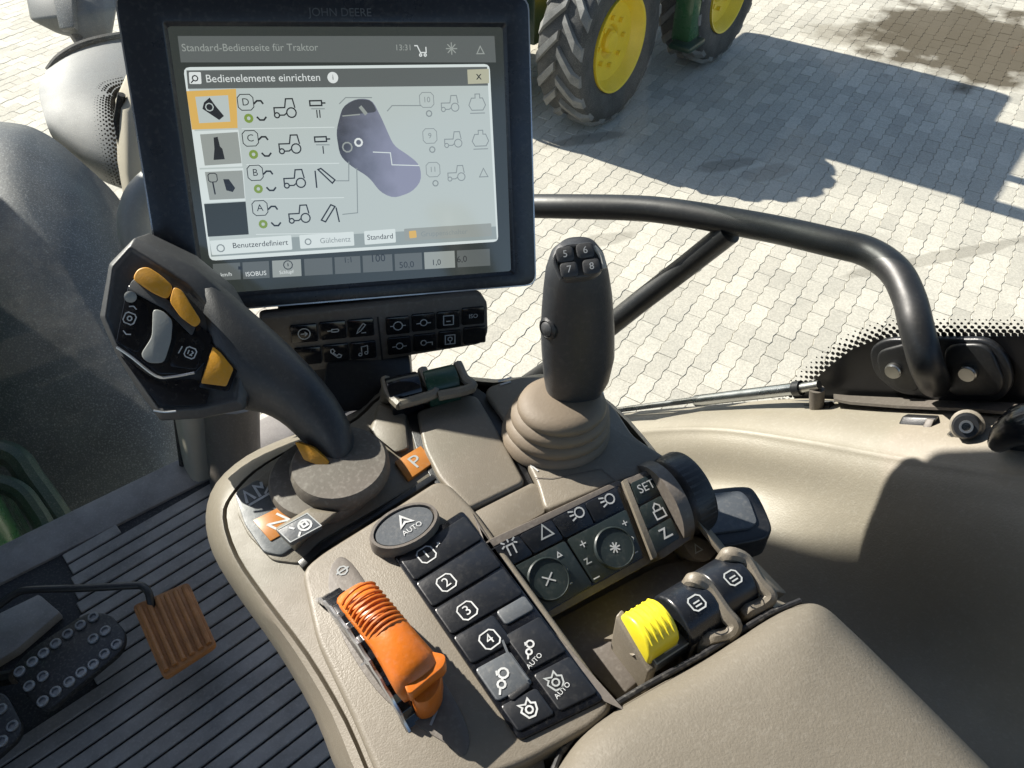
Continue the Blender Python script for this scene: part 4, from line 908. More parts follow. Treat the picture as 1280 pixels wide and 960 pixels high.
# child-lock style push button in its raised beige nest
nb = MB().loft([[onz(x, y, .700) for x, y in ((338, 668), (384, 632), (430, 650), (372, 712))], [onz(x, y, .757) for x, y in ((344, 660), (386, 635), (424, 640), (368, 684))], [onz(x, y, .762) for x, y in ((347, 660), (386, 638), (420, 641), (369, 681))]]).build('button_nest', M['beige'], co, bv=.002, seg=3)
b_ = plate('lock_button', [(345, 662), (384, 640), (403, 657), (363, 679)], .7645, .004, M['greybtn'], co, bv=.001, r=.002)
icon([closed(circ(0, 0, .75, 12)), [(-.3, -.2), (-.3, .4), (.3, .4), (.3, -.2), (-.3, -.2)], [(-1.6, .9), (-1.2, .3)], [(-1.4, -1), (-.9, -.5)]], cfr(381, 656, .7648, 8), .0062, .0016, M['white'], b_)
MB().ribbon([onz(x, y, .7648) for x, y in ((346.5, 662), (384, 641.5), (401.5, 657), (363, 677.5))], .0008, ZU, True).build('button_outline', M['whitedim'], b_)

# deck that carries the throttle and the gear strip: a step higher, with a groove along its front edge
dk = plate('shift_deck', [(376, 712), (402, 690), (470, 648), (545, 600), (562, 604), (592, 634), (770, 878), (745, 905), (660, 952), (600, 975), (520, 990), (478, 985), (440, 894), (395, 800)], .756, .05, M['beige'], co, bv=.004, seg=3, r=.010)
plate('deck_groove', [(372, 702), (398, 680), (468, 639), (541, 592), (545, 598), (470, 646), (402, 688), (378, 710)], .7485, .004, M['black'], co, bv=.0005)
# centre lid with a dark gap round it
plate('lid_gap', [(505, 507), (592, 482), (608, 492), (628, 525), (668, 606), (588, 646), (540, 600), (520, 560)], .7475, .05, M['black'], co, bv=.001, r=.004)
plate('lid', [(520, 513), (585, 492), (597, 495), (618, 530), (657, 602), (584, 637), (548, 596), (530, 560)], .7535, .03, M['beige'], co, bv=.003, seg=3, r=.006)
# facet left of the lid
MB().loft([[onz(x, y, .70) for x, y in ((452, 530), (470, 490), (512, 508), (530, 575), (494, 572))], [onz(x, y, .752) for x, y in ((462, 540), (474, 506), (506, 514), (510, 560), (494, 566))]]).build('facet', M['beige'], co, bv=.003)
# joystick deck and the part towards the side
plate('stick_deck', [(612, 482), (650, 470), (720, 470), (768, 508), (792, 545), (838, 574), (800, 594), (768, 603), (682, 640), (672, 604), (632, 525), (606, 490)], .754, .05, M['beige'], co, bv=.004, seg=3, r=.008)
plate('deck_print_edge', [(665, 603), (672, 606), (682, 640), (606, 682), (592, 640)], .751, .04, M['beige'], co, bv=.002, r=.003)
MB().ribbon([onz(x, y, .7546) for x, y in ((668, 597), (690, 598), (752, 586), (772, 603))], .0008, ZU).build('fine_seam', M['taupe'], co)
icon([[(-1, -.5), (-1, .6), (-.3, 1)], [(.9, .6), (1, -.4), (.3, -.9)], [(-.4, -.3), (.1, .5), (.4, .1), (-.4, -.3)]], cfr(677, 579, .7546, 10), .0075, .0013, M['white'], co, 'print')
icon([[(-1, .3), (1, .3)], [(-1, -.4), (.6, -.4)]], cfr(632, 476, .7546, -10), .0065, .002, M['white'], co, 'print')
# frame of the gear strip, running down the right side of the deck
fr_q = [(590, 632), (610, 668), (680, 772), (772, 882), (748, 905), (738, 872), (580, 646)]
# divider wall between strip and light panel
MB().loft([[onz(x, y, .70) for x, y in ((592, 640), (606, 680), (690, 790), (780, 893), (755, 880), (660, 760))], [onz(x, y, .758) for x, y in ((590, 640), (604, 680), (684, 784), (770, 880), (757, 874), (662, 752))]]).build('divider_wall', M['taupe'], co, bv=.002)

# ---------------------------------------------------------------- gear button strip
gsx = thing('gear_button_panel', 'black button strip numbered 1 to 4 running down the console', 'button panel', onz(620, 790, .75))
ZS = .7585
strip = [onz(x, y, ZS) for x, y in ((494, 694), (578, 640), (752, 872), (650, 922))]
def sq_(a, b, c=0): return strip[0].lerp(strip[1], a).lerp(strip[3].lerp(strip[2], a), b) + ZU * c
SFx = (strip[1] - strip[0]).normalized(); SFy = ((strip[0] - strip[3]) + (strip[1] - strip[2])).normalized()
def sfr(px, py, z, a=0): return Fr(onz(px, py, z), SFx, SFy).rot(rad(a))
MB().prism(rounded([sq_(-.02, -.01, 0), sq_(1.02, -.01, 0), sq_(1.02, 1.01, 0), sq_(-.02, 1.01, 0)], .004), V((0, 0, -.01))).build('panel_frame', M['gloss'], gsx, bv=.0015)
def sbtn(a0, a1, b0, b1, h, m, name='button'):
    h = h * .7
    e = .012; q = rounded([sq_(a0 + e, b1 - .006, h), sq_(a1 - e, b1 - .006, h), sq_(a1 - e, b0 + .006, h), sq_(a0 + e, b0 + .006, h)], .002, 2)
    return MB().prism(q, V((0, 0, -h - .001))).build(name, m, gsx, bv=.001)
for i, (s__, px, py) in enumerate((('1', 533, 693), ('2', 558, 728), ('3', 584, 763), ('4', 612, 799))):
    b0 = .02 + i * .158
    b = sbtn(0, 1 if i < 3 else .56, b0, b0 + .156, .0022, M['button'])
    icon([SQ], sfr(px, py, ZS + .0019), .0060, .0010, M['white'], b); text(s__, sfr(px, py, ZS + .0019), .0132, M['white'], b)
icon([[(-.6, -.4), (.6, .4)], [(.1, .5), (.6, .4), (.5, -.1)]], sfr(547, 681, ZS + .0020), .003, .0010, M['white'], gsx)
b = sbtn(.58, 1, .49, .575, .0024, M['greybtn']); 
b = sbtn(.50, 1, .60, .79, .0022, M['button']); icon(HARE, sfr(662, 811, ZS + .0020), .0054, .0012, M['white'], b); text('AUTO', sfr(668, 826, ZS + .0020, 8), .0060, M['white'], b)
b = sbtn(0, .47, .665, .84, .0022, M['greybtn']); icon(HARE, sfr(628, 850, ZS + .0020), .0072, .0014, M['white'], b)
b = sbtn(.50, 1, .80, .985, .0022, M['button']); icon(GEARE, sfr(694, 852, ZS + .0020), .0058, .0011, M['whitedim'], b); text('AUTO', sfr(703, 863, ZS + .0020, 8), .0060, M['white'], b)
b = sbtn(0, .47, .85, .985, .0022, M['button']); icon(GEARE, sfr(661, 886, ZS + .0020), .0056, .0012, M['white'], b)
q = rounded([onz(x, y, ZS + .0026) for x, y in ((634, 869), (660, 852), (663, 858), (640, 876))], .002); MB().prism(q, V((0, 0, -.003))).build('latch_slot', M['black'], gsx, bv=.0005)
MB().ribbon([onz(x, y, ZS + .0027) for x, y in ((628, 800), (634, 815), (660, 850))], .0016, ZU).build('lever_outline', M['greybtn'], gsx)
# round AUTO button
ab = thing('auto_steer_button', 'oval dark auto steer button with arrow symbol at the head of the gear strip', 'button', onz(507, 668, .756))
ac = onz(507, 666, .757); afx = (onz(546, 646, .757) - onz(468, 688, .757)); afl = afx.length / 2; afx.normalize(); afy = V((-afx.y, afx.x, 0))
awid = .0165
def ell(kx, ky, z): return [ac + afx * (afl * kx * math.cos(2 * math.pi * i / 36)) + afy * (awid * ky * math.sin(2 * math.pi * i / 36)) + ZU * z for i in range(36)]
MB().loft([ell(1.05, 1.1, -.006), ell(1.05, 1.1, .006), ell(1.0, 1.02, .010), ell(.92, .90, .010), ell(.9, .86, .007)]).build('button_ring', M['taupe'], ab, ang=50)
MB().loft([ell(.89, .86, .002), ell(.89, .86, .0078), ell(.86, .82, .0088)]).build('button_cap', M['greybtn'], ab, ang=50)
af = Fr(ac + afx * .002 + ZU * .0094, SFx, SFy)
icon([[(-.8, -.5), (0, .9), (.8, -.5), (0, -.1), (-.8, -.5)]], af.moved(0, .003), .0062, .0018, M['white'], ab); text('AUTO', af.moved(.001, -.0055), .0075, M['white'], ab)

# ---------------------------------------------------------------- orange throttle
th = thing('throttle_lever', 'orange ribbed hand throttle lever in its slot on the console', 'lever', onz(490, 800, .756))
slot = closedsmooth([onz(x, y, .7568) for x, y in ((412, 712), (424, 696), (440, 704), (470, 745), (520, 800), (566, 870), (586, 918), (580, 944), (562, 932), (520, 905), (470, 862), (430, 800), (412, 745))], 4)
MB().prism(slot, V((0, 0, -.03))).build('slot', M['taupe'], th, bv=.002)
# toothed quadrant beside the lever
qx = (onz(540, 880, .757) - onz(430, 730, .757)).normalized(); qy = V((-qx.y, qx.x, 0)); qc = onz(478, 806, .757) - ZU * .035
pts = []
for i in range(25):
    a = rad(25 + 130 * i / 24); r = .064 + (.0022 if i % 2 else 0); pts.append(qc - qx * (r * math.cos(a)) + ZU * (r * math.sin(a)))
quad = [p - qy * .002 for p in pts] + [qc + qx * .05 - qy * .002, qc - qx * .05 - qy * .002]
MB().prism(quad, qy * -.014).build('quadrant', M['gloss'], th, bv=.0006)
def ql(px, py, z): return Fr(onz(px, py, z), qx * -1, qy * -1)
MB().tube([p - qy * .017 for p in pts], .0016, 6).build('quadrant_rim', M['silver'], th)
for x, y in ((452, 790), (462, 824), (488, 838)): icon([closed(circ(0, 0, .7, 8)), [(0, .7), (0, 1.4)]], Fr(onz(x, y, .775), qx, -qy), .0045, .0014, M['silver'], th)
# handle body
secs = []
for (x, y, z, wx, ht) in ((436, 738, .772, .0105, .004), (442, 742, .779, .0135, .010), (456, 757, .786, .0145, .013), (472, 775, .790, .0148, .014), (488, 795, .791, .0150, .014), (502, 815, .790, .0158, .014), (514, 832, .788, .0170, .013), (524, 846, .786, .0178, .011), (532, 858, .778, .0170, .010)):
    c = onz(x, y, z); secs.append([c + qy * (wx * .92 * math.cos(2 * math.pi * i / 16)) + (ZU * .8 + qx * .2) * (ht * math.sin(2 * math.pi * i / 16)) for i in range(16)])
MB().loft(secs).build('handle', M['orange'], th, ang=60)
for i in range(10):
    u = i / 9; x = 447 + 38 * u; y = 739 + 47 * u; c = onz(x + 2, y + 6, .7868 + .006 * math.sin(u * 2.2))
    path = [c + qy * (.0128 * math.cos(rad(a))) + ZU * (.0125 * math.sin(rad(a)) - .002) for a in range(20, 161, 20)]
    MB().tube(path, .0011, 6).build('grip_rib', M['orange'], th)
# T shaped end
t0 = [onz(x, y, .792) for x, y in ((505, 838), (530, 812), (558, 818), (556, 832), (512, 868), (506, 860))]
MB().prism(rounded(t0, .004, 3), V((0, 0, -.012))).build('thumb_rest', M['orange'], th, bv=.003, seg=3)
t1 = [onz(x, y, .782) for x, y in ((510, 862), (552, 830), (550, 858), (538, 876), (520, 880))]
MB().prism(rounded(t1, .004, 3), V((0, 0, -.024))).build('lever_foot', M['orange'], th, bv=.002)
icon([closed(circ(0, 0, .7, 8)), [(-1, 0), (1, 0)]], sfr(428, 713, .7572), .005, .0012, M['whitedim'], th); icon([[(-1, -.6), (.3, .2), (1, .9)], [(-.6, .2), (.3, .2)]], sfr(544, 893, .7572), .006, .0016, M['whitedim'], th)

# ---------------------------------------------------------------- light and setting panel
lg = thing('light_button_panel', 'greenish black panel with lamp symbols and two round buttons', 'button panel', onz(700, 690, .72))
a_, b_2, c_2 = onz(603, 686, .757), onz(778, 603, .757), onz(678, 774, .730)
LF = Fr((a_ + b_2) / 2, b_2 - a_, a_ - c_2)
def lpnt(px, py, c=0): return onp(px, py, LF.p(0, 0, c), LF.n)
def lfr(px, py, c=0, a=0): return Fr(lpnt(px, py, 0) + LF.n * c, LF.x, LF.y).rot(rad(a))
def lplate(name, pxs, c, d, m, par, bv=.0008, r=.002): return MB().prism(rounded([lpnt(x, y, c) for x, y in pxs], r, 3), LF.n * -d).build(name, m, par, bv=bv)
lplate('panel_base', [(600, 686), (608, 676), (775, 599), (787, 607), (816, 702), (682, 776), (672, 772)], 0, .03, M['taupe'], lg, .002, .004)
lplate('panel_face', [(606, 688), (774, 606), (806, 696), (680, 768)], .0008, .003, M['gloss'], lg)
def mix4(P, u, v): return (P[0][0] * (1 - u) * (1 - v) + P[1][0] * u * (1 - v) + P[2][0] * u * v + P[3][0] * (1 - u) * v, P[0][1] * (1 - u) * (1 - v) + P[1][1] * u * (1 - v) + P[2][1] * u * v + P[3][1] * (1 - u) * v)
PQ = [(606, 688), (774, 606), (806, 696), (680, 768)]
def cell(u0, u1, v0, v1): return [mix4(PQ, u0, v0), mix4(PQ, u1, v0), mix4(PQ, u1, v1), mix4(PQ, u0, v1)]
for i, (ic, px, py) in enumerate(((BEACON, 637, 685), (TRI, 680, 665), (LAMP, 720, 644), (LAMP, 758, 627))):
    b = lplate('button', cell(.01 + .245 * i, .245 + .245 * i, .02, .30), .003, .003, M['button'], lg, .0008)
    icon(ic, lfr(px, py, .0033), .0062, .0012, M['white'] if i != 1 else M['whitedim'], b)
for k, (u0, u1) in enumerate(((.01, .49), (.51, .99))):
    b = lplate('keypad_field', cell(u0, u1, .33, .98), .0030, .003, M['buttong'], lg, .0008)
    px, py = ((684, 725), (766, 686))[k]
    f = lfr(px, py, .003)
    kb_ = MB().lathe(f.o, LF.n, [(.0160, -.002), (.0160, .0015), (.0150, .0028), (.0146, .0028), (.0143, .0020), (0, .0016)], 36, LF.x).build('round_button', M['buttong'], lg)
    icon(STAR if k else [[(-1, -.8), (1, .8)], [(-1, .8), (1, -.8)]], lfr(px, py, .0050), .0042, .0011, M['white'], kb_)
    for ic, dx, dy, sz in ((PLUS, -39, -5, .0026), (CURVE, -33, 16, .0026), (MINUS, -22, 37, .0026), (PLUS if k else TRI, 13, -31, .0022), (SEATBOX[1:], 22, -11, .0034), (MINUS, 26, 6, .0026)):
        icon(ic, lfr(px + dx, py + dy, .0034), sz, .0009, M['white'] if ic is not CURVE else M['whitedim'], b)
# SET panel
se = thing('set_button_panel', 'narrow dark panel with SET, padlock and curve buttons beside the thumb wheel', 'button panel', onz(815, 650, .72))
lplate('panel_base', [(776, 601), (822, 582), (866, 672), (826, 700)], .004, .035, M['taupe'], se, .002, .004)
lplate('light_edge', [(778, 601), (784, 598), (822, 694), (816, 700)], .0062, .004, M['beige'], se, .001, .001)
SQd = [(788, 604), (815, 592), (850, 672), (820, 692)]
def scell(v0, v1): P = SQd; return [mix4(P, 0, v0), mix4(P, 1, v0), mix4(P, 1, v1), mix4(P, 0, v1)]
for i, (v0, v1) in enumerate(((0, .31), (.34, .65), (.68, 1))):
    b = lplate('button', scell(v0, v1), .0062, .004, M['buttong'], se, .0008)
    if i == 0: text('SET', lfr(804, 611, .0066), .0125, M['white'], b)
    elif i == 1: icon(LOCK, lfr(819, 641, .0066), .0062, .0012, M['white'], b)
    else: icon(CURVE, lfr(828, 668, .0066), .0048, .0014, M['white'], b)
# thumb wheel
tw = thing('thumb_wheel', 'black ribbed thumb wheel at the side of the console', 'wheel', onz(850, 640, .70))
wc = lpnt(824, 632, -.014) - LF.x * .016; wa = LF.x
prof = [(.006, .022), (.030, .022), (.0335, .026), (.0345, .030), (.0345, .044), (.0335, .047), (.028, .049), (.006, .049)]
MB().lathe(wc, wa, prof, 48, LF.n).build('wheel_core', M['black'], tw)
for k in range(40):
    a = 2 * math.pi * k / 40; d = LF.n * math.cos(a) + LF.y * math.sin(a); c = wc + wa * .037 + d * .0345; tdir = wa.cross(d)
    MB().box(Fr(c, wa, tdir), .0165, .0030, .0028).build('rib', M['grip'], tw, bv=.0006, seg=1)
MB().lathe(wc, wa, [(.036, .012), (.036, .022), (.030, .024)], 40, LF.n).build('wheel_cheek', M['taupe'], tw)
tb = tag(MB().prism(rounded([lpnt(x, y, -.004) for x, y in ((852, 678), (868, 668), (902, 684), (886, 702), (866, 698))], .004), LF.n * -.03).build('arrow_button', M['taupe'], bv=.0015), 'small dark button with triangle mark behind the thumb wheel', 'button')
icon(TRI, lfr(874, 684, -.0036), .004, .0010, M['whitedim'], tb)
# grey paddle with rounded frame beside the wheel
pd = thing('side_paddle', 'flat grey paddle handle with black rounded frame beside the thumb wheel', 'handle', onz(915, 640, .66))
fo = closedsmooth([onz(x, y, .700) for x, y in ((840, 620), (880, 612), (930, 607), (946, 616), (962, 648), (964, 664), (950, 674), (890, 684), (850, 676))], 4)
MB().prism(fo, V((0, 0, -.028))).build('paddle_frame', M['black'], pd, bv=.005, seg=3)
MB().prism(rounded([onz(x, y, .7025) for x, y in ((842, 625), (880, 617), (926, 613), (936, 622), (947, 652), (938, 660), (880, 668), (850, 668))], .004), V((0, 0, -.004))).build('paddle_face', M['greybtn'], pd, bv=.001)

# ---------------------------------------------------------------- recess and rocker switches
plate('tray', [(684, 780), (822, 706), (895, 690), (960, 742), (800, 850), (772, 874)], .7120, .02, M['taupe'], co, bv=.002)
rb = thing('rocker_block', 'beige switch block with a ribbed yellow switch and two black rockers', 'switch', onz(870, 770, .70))
RXX = (onz(960, 745, .74) - onz(815, 838, .74)).normalized(); RYY = V((-RXX.y, RXX.x, 0))
MB().loft([[onz(x, y, .705) for x, y in ((768, 806), (905, 700), (945, 700), (985, 742), (830, 842))], [onz(x, y, .742) for x, y in ((790, 822), (800, 800), (910, 722), (950, 736), (968, 742), (818, 836))][:5]]).build('block', M['beige'], rb, bv=.002)
def loop(pxs, z, r, name='surround'):
    q = [onz(x, y, z + dz) for x, y, dz in pxs]
    q = [q[0] + V((-.004, .003, -.030)), q[0] + V((-.002, .002, -.010))] + q + [q[-1] - ZU * .014]
    return MB().tube(smoothpath(q, 5), r, 10).build(name, M['beige'], rb)
def rocker(cx, cy, m, name, sx=.017, sy=.021, zc=.762, ic=None, ribs=0):
    f = Fr(onz(cx, cy, zc), RXX, RYY)
    rings = []
    for k in range(9):
        a = rad(-72 + 144 * k / 8)
        rings.append([f.p(u * sx, math.sin(a) * sy, (math.cos(a) - 1) * sy * .95 * 1.0) for u in (-1, -.8, .8, 1)])
    prof = [f.p(-sx, math.sin(rad(-75 + 150 * k / 10)) * sy, (math.cos(rad(-75 + 150 * k / 10)) - 1) * sy) for k in range(11)]
    base = [f.p(-sx, sy * .95, -.045), f.p(-sx, -sy * .95, -.045)]
    o = MB().prism(prof + base, RXX * (2 * sx)).build(name, m, rb, bv=.0025, seg=3, bvang=.7)
    for k in range(ribs):
        u = -sx * .72 + 2 * sx * .72 * k / (ribs - 1)
        path = [f.p(u, math.sin(rad(a)) * sy, (math.cos(rad(a)) - 1) * sy) for a in range(-50, 61, 15)]
        MB().tube(path, .0012, 6).build('grip_rib', m, o)
    if ic: icon(ic, f.moved(0, -.004, .0004), .0052, .0011, M['whitedim'], o)
    return o
rocker(815, 772, M['bright'], 'yellow_switch', .0128, .0175, .768, None, 5)
rocker(866, 748, M['button'], 'black_rocker', .0150, .0215, .766, [SQ, [(-.5, -.4), (.5, -.4)], [(-.5, .1), (.5, .1)]])
rocker(911, 717, M['button'], 'black_rocker', .0150, .0205, .766, [SQ, [(-.5, -.4), (.5, -.4)], [(-.5, .1), (.5, .1)]])
# beige surrounds
for wq in (((769, 770), (778, 760), (822, 834), (811, 841)), ((836, 748), (843, 743), (874, 803), (866, 808))):
    MB().prism([onz(x, y, .762 - .00022 * (y - 745)) for x, y in wq], V((0, 0, -.045))).build('side_wall', M['beige'], rb, bv=.0018, seg=3)
loop([(868, 725, .010), (884, 735, .006), (905, 765, 0), (918, 782, -.004), (908, 794, -.008), (884, 800, -.008)], .756, .0055)
loop([(912, 693, .010), (930, 700, .006), (948, 728, 0), (962, 745, -.004), (950, 757, -.008), (932, 766, -.008)], .756, .0055)
lb = MB().prism(rounded([onz(x, y, .7475) for x, y in ((808, 814), (850, 785), (864, 803), (820, 832))], .003), V((0, 0, -.012))).build('switch_label', M['greybtn'], rb, bv=.001)
MB().ribbon([onz(x, y, .7478) for x, y in ((810, 814), (850, 787), (862, 803), (821, 830))], .0010, ZU, True).build('label_outline', M['whitedim'], rb)
icon([closed(circ(0, .3, .5, 8)), [(-1.2, -.5), (1.2, -.5)], [(-1, .4), (-.6, 0)], [(1, .4), (.6, 0)]], Fr(onz(836, 807, .7479), RXX, RYY), .005, .0012, M['whitedim'], rb)
tri_ = MB().prism([onz(x, y, .722) for x, y in ((755, 798), (774, 788), (778, 800))], V((0, 0, -.004))).build('tray_glint', M['beige'], rb)

# ---------------------------------------------------------------- armrest pad
pa = thing('armrest_pad', 'beige grained vinyl armrest pad behind the switch block', 'armrest', onz(950, 900, .72))
po = [(690, 985), (706, 945), (742, 905), (802, 868), (880, 824), (962, 772), (1000, 756), (1028, 758), (1062, 786), (1150, 872), (1262, 985), (1330, 1060), (900, 1180), (690, 1090)]
pcx = onz(980, 960, .78)
def pring(z, k):
    out = []
    for x, y in po:
        p = onz(x, y, z); d = V((pcx.x - p.x, pcx.y - p.y, 0)); out.append(p + d.normalized() * k)
    return closedsmooth(out, 5)
MB().loft([pring(.700, .004), pring(.735, .0), pring(.752, .001), pring(.764, .004), pring(.771, .009), pring(.775, .016), pring(.778, .030), pring(.780, .06)]).build('cushion', M['pad'], pa, ang=60)
MB().tube([p + V((0, 0, .001)) for p in [onz(x, y, .748) for x, y in ((684, 985), (700, 942), (738, 900), (800, 862), (880, 818), (960, 768), (1000, 752))]], .0022, 8).build('pad_seam', M['seal'], pa)

# ---------------------------------------------------------------- front rocker pair
fk = thing('front_rocker_pair', 'beige twin switch housing with black and green rockers at the console tip', 'switch', onz(530, 490, .72))
RX2 = (onz(588, 486, .76) - onz(498, 508, .76)).normalized(); RY2 = V((-RX2.y, RX2.x, 0))
MB().loft([[onz(x, y, .70) for x, y in ((462, 520), (478, 474), (570, 458), (606, 500), (500, 530))], [onz(x, y, .765) for x, y in ((480, 492), (484, 473), (566, 456), (590, 486), (500, 508))]]).build('housing', M['beige'], fk, bv=.003)
def frocker(cx, cy, m, nm):
    f = Fr(onz(cx, cy, .778), RX2, RY2); sx, sy = .0140, .0145
    prof = [f.p(-sx, math.sin(rad(-75 + 150 * k / 10)) * sy, (math.cos(rad(-75 + 150 * k / 10)) - 1) * sy) for k in range(11)] + [f.p(-sx, sy * .95, -.03), f.p(-sx, -sy * .95, -.03)]
    return MB().prism(prof, RX2 * (2 * sx)).build(nm, m, fk, bv=.0015)
o = frocker(503, 474, M['gloss'], 'black_rocker'); o2 = frocker(550, 465, M['greenr'], 'green_rocker')
for pts_ in (((482, 474, 0), (486, 492, 0), (500, 507, 0)), ((528, 462, .004), (534, 478, .002), (543, 492, 0), (498, 506, 0)), ((572, 455, .004), (580, 472, .002), (590, 485, 0), (548, 495, 0))):
    MB().tube(smoothpath([onz(x, y, .768 + dz) for x, y, dz in pts_], 4), .0045, 8).build('surround', M['beige'], fk)

# ================================================================ DRIVE LEVER
dl = thing('drive_lever', 'black multi-function drive lever with amber pads leaning left over the floor', 'lever', onz(415, 600, .75))
# base discs on the console
bc = onz(406, 600, .747)
MB().lathe(bc, ZU, [(.043, -.004), (.043, .005), (.041, .008), (.036, .009)], 48).build('base_disc', M['disc'], dl)
MB().lathe(bc + V((.014, .002, 0)), ZU, [(.0385, .008), (.0385, .017), (.036, .021), (.02, .022)], 48).build('gaiter', M['disc'], dl)
# arm
secs = []
def asec(u, l, t, thick, tl=None):
    a = at(*u, t); b = at(*l, tl or t); c = (a + b) / 2; h = (a - b) / 2; dd = ray((u[0] + l[0]) / 2, (u[1] + l[1]) / 2).normalized()
    return [c + h * math.cos(2 * math.pi * i / 20) + dd * (thick * math.sin(2 * math.pi * i / 20)) for i in range(20)]
for args in (((232, 318), (268, 500), .640, .028), ((268, 348), (300, 514), .641, .030), ((305, 380), (322, 515), .642, .030), ((348, 417), (340, 521), .642, .028), ((388, 456), (358, 533), .641, .026), ((420, 494), (375, 550), .640, .023), ((440, 530), (390, 565), .639, .021), ((446, 560), (402, 580), .639, .019), ((440, 582), (410, 592), .640, .016)):
    secs.append(asec(*args))
MB().loft(secs).build('arm', M['grip'], dl, ang=60, sub=1)
# knob: front face, rim and back
A = [(162, 308), (140, 333), (131, 396), (147, 434), (172, 474), (199, 514), (250, 511), (296, 500), (300, 460), (285, 420), (258, 378), (234, 353)]
B = [(168, 297), (136, 330), (124, 396), (143, 440), (168, 482), (200, 526), (252, 523), (306, 512), (318, 465), (300, 405), (274, 362), (240, 332)]
C = [(186, 291), (158, 318), (145, 395), (160, 440), (185, 480), (210, 524), (256, 522), (312, 508), (330, 465), (318, 402), (292, 358), (246, 320)]
def tk(x, y): return .612 + (x - 200) * .00008 - (y - 410) * .00006
def kpt(x, y, d=0): return at(x, y, tk(x, y) + d)
MB().loft([[kpt(x, y, .050) for x, y in C], [kpt(x, y, .032) for x, y in C], [kpt(x, y, .006) for x, y in B], [kpt(x, y, 0) for x, y in A], [kpt(x * .94 + 215 * .06, y * .94 + 415 * .06, .002) for x, y in A]]).build('knob', M['gripface'], dl, bv=.0035, seg=3, bvang=.35)
def kplate(name, pxs, d, th_, m, par=dl, bv=.0012, r=.002, seg=2):
    q = rounded([kpt(x, y, -d) for x, y in pxs], r, 3); c = sum(q, V()) / len(q)
    return MB().prism(q, (c - EYE).normalized() * th_).build(name, m, par, bv=bv, seg=seg)
kplate('control_field', [(160, 356), (145, 426), (168, 446), (196, 468), (243, 468), (262, 448), (266, 420), (246, 404), (212, 374), (185, 356)], .0006, .004, M['gloss'])
kplate('pad_bridge', [(164, 352), (172, 346), (205, 370), (245, 408), (240, 420), (205, 386), (160, 362)], .0035, .006, M['gripface'], bv=.0015)
kplate('amber_pad', [(165, 349), (172, 336), (184, 333), (200, 343), (217, 358), (210, 375), (190, 366)], .0065, .010, M['yellow'], bv=.003, r=.004, seg=3)
kplate('amber_pad', [(217, 358), (228, 363), (238, 380), (252, 402), (244, 410), (226, 397), (212, 377)], .0070, .010, M['yellow'], bv=.0025, r=.003, seg=3)
kplate('amber_button', [(266, 433), (276, 441), (292, 461), (283, 483), (251, 479)], .0035, .008, M['yellow'], bv=.0012, r=.0015)
kplate('amber_button_seat', [(262, 428), (280, 440), (297, 462), (286, 490), (248, 484)], .0012, .006, M['gloss'], bv=.001)
kplate('thumb_rocker', [(191, 386), (203, 388), (216, 400), (214, 426), (205, 454), (185, 454), (175, 444), (190, 421)], .0060, .010, M['greyrock'], bv=.003, r=.004, seg=3)
b = kplate('left_button', [(158, 364), (180, 379), (190, 395), (188, 415), (172, 441), (145, 428)], .0022, .004, M['gloss'], bv=.0012)
def kic(paths, x, y, size, m=M['white'], d=.0027, a=-25):
    c = kpt(x, y, -d); nn = (EYE - c).normalized(); xx = (kpt(x + 10, y + 4, -d) - c); f = Fr(c, xx, UPV)
    return icon(paths, f, size, .0009, m, b)
kic([SQ, closed(circ(0, 0, .4, 8))], 162, 398, .0042); kic([[(-1, 0), (0, -.6), (1, -.2)]], 159, 415, .0032); kic([[(-1, 0), (0, .5), (1, 0)]], 166, 385, .003)
c = kpt(163, 371, -.0035); MB().lathe(c, (EYE - c), [(.0045, -.002), (.0045, .0008), (.003, .0018), (0, .002)], 14).build('dot_button', M['greyrock'], dl)
b = kplate('right_button', [(220, 412), (250, 422), (256, 433), (245, 462), (213, 458), (212, 440)], .0022, .004, M['gloss'], bv=.0012)
kic([SQ, [(-.4, -.4), (-.4, .4)], [(.1, .4), (.5, .2), (.1, -.4), (.5, -.4)]], 238, 441, .0040); kic([[(0, -1), (.2, 1)]], 225, 437, .003)
MB().tube(smoothpath([kpt(x, y, -.002) for x, y in ((146, 434), (165, 447), (195, 470), (215, 471), (243, 466))], 4), .0011, 6).build('trim_line', M['silver'], dl)
kplate('lower_field', [(150, 444), (196, 476), (243, 474), (262, 490), (258, 506), (200, 508), (172, 474)], .0006, .004, M['gloss'])
MB().tube(smoothpath([kpt(x, y, -.001) for x, y in ((192, 513), (205, 515), (220, 514))], 3), .0008, 6).build('lower_trim', M['silver'], dl)
MB().prism(rounded([at(x, y, .618) for x, y in ((368, 552), (392, 560), (412, 578), (405, 584), (380, 575))], .002), FWD * .01).build('amber_foot', M['yellow'], dl, bv=.001)

# ================================================================ JOYSTICK
js = thing('joystick', 'black upright joystick with four numbered buttons on its top and beige bellows', 'joystick', onz(695, 545, .754))
b0 = onz(694, 540, .754)
prof = [(.048, -.004), (.048, .004), (.0435, .007), (.0455, .010), (.0455, .015), (.0405, .018), (.0425, .021), (.0425, .026), (.0370, .029), (.0385, .032), (.0372, .036), (.031, .039), (.024, .041)]
top_ = onz(706, 492, .800)
mb = MB(); ax0 = b0; rings = []
for r, h in prof:
    c = b0.lerp(top_, max(0, h) / .046); c.z = .754 + h
    r *= .93
    rings.append([c + V((math.cos(2 * math.pi * i / 48) * r, math.sin(2 * math.pi * i / 48) * r * .9, 0)) for i in range(48)])
mb.loft(rings).build('bellows', M['boot'], js, ang=70)
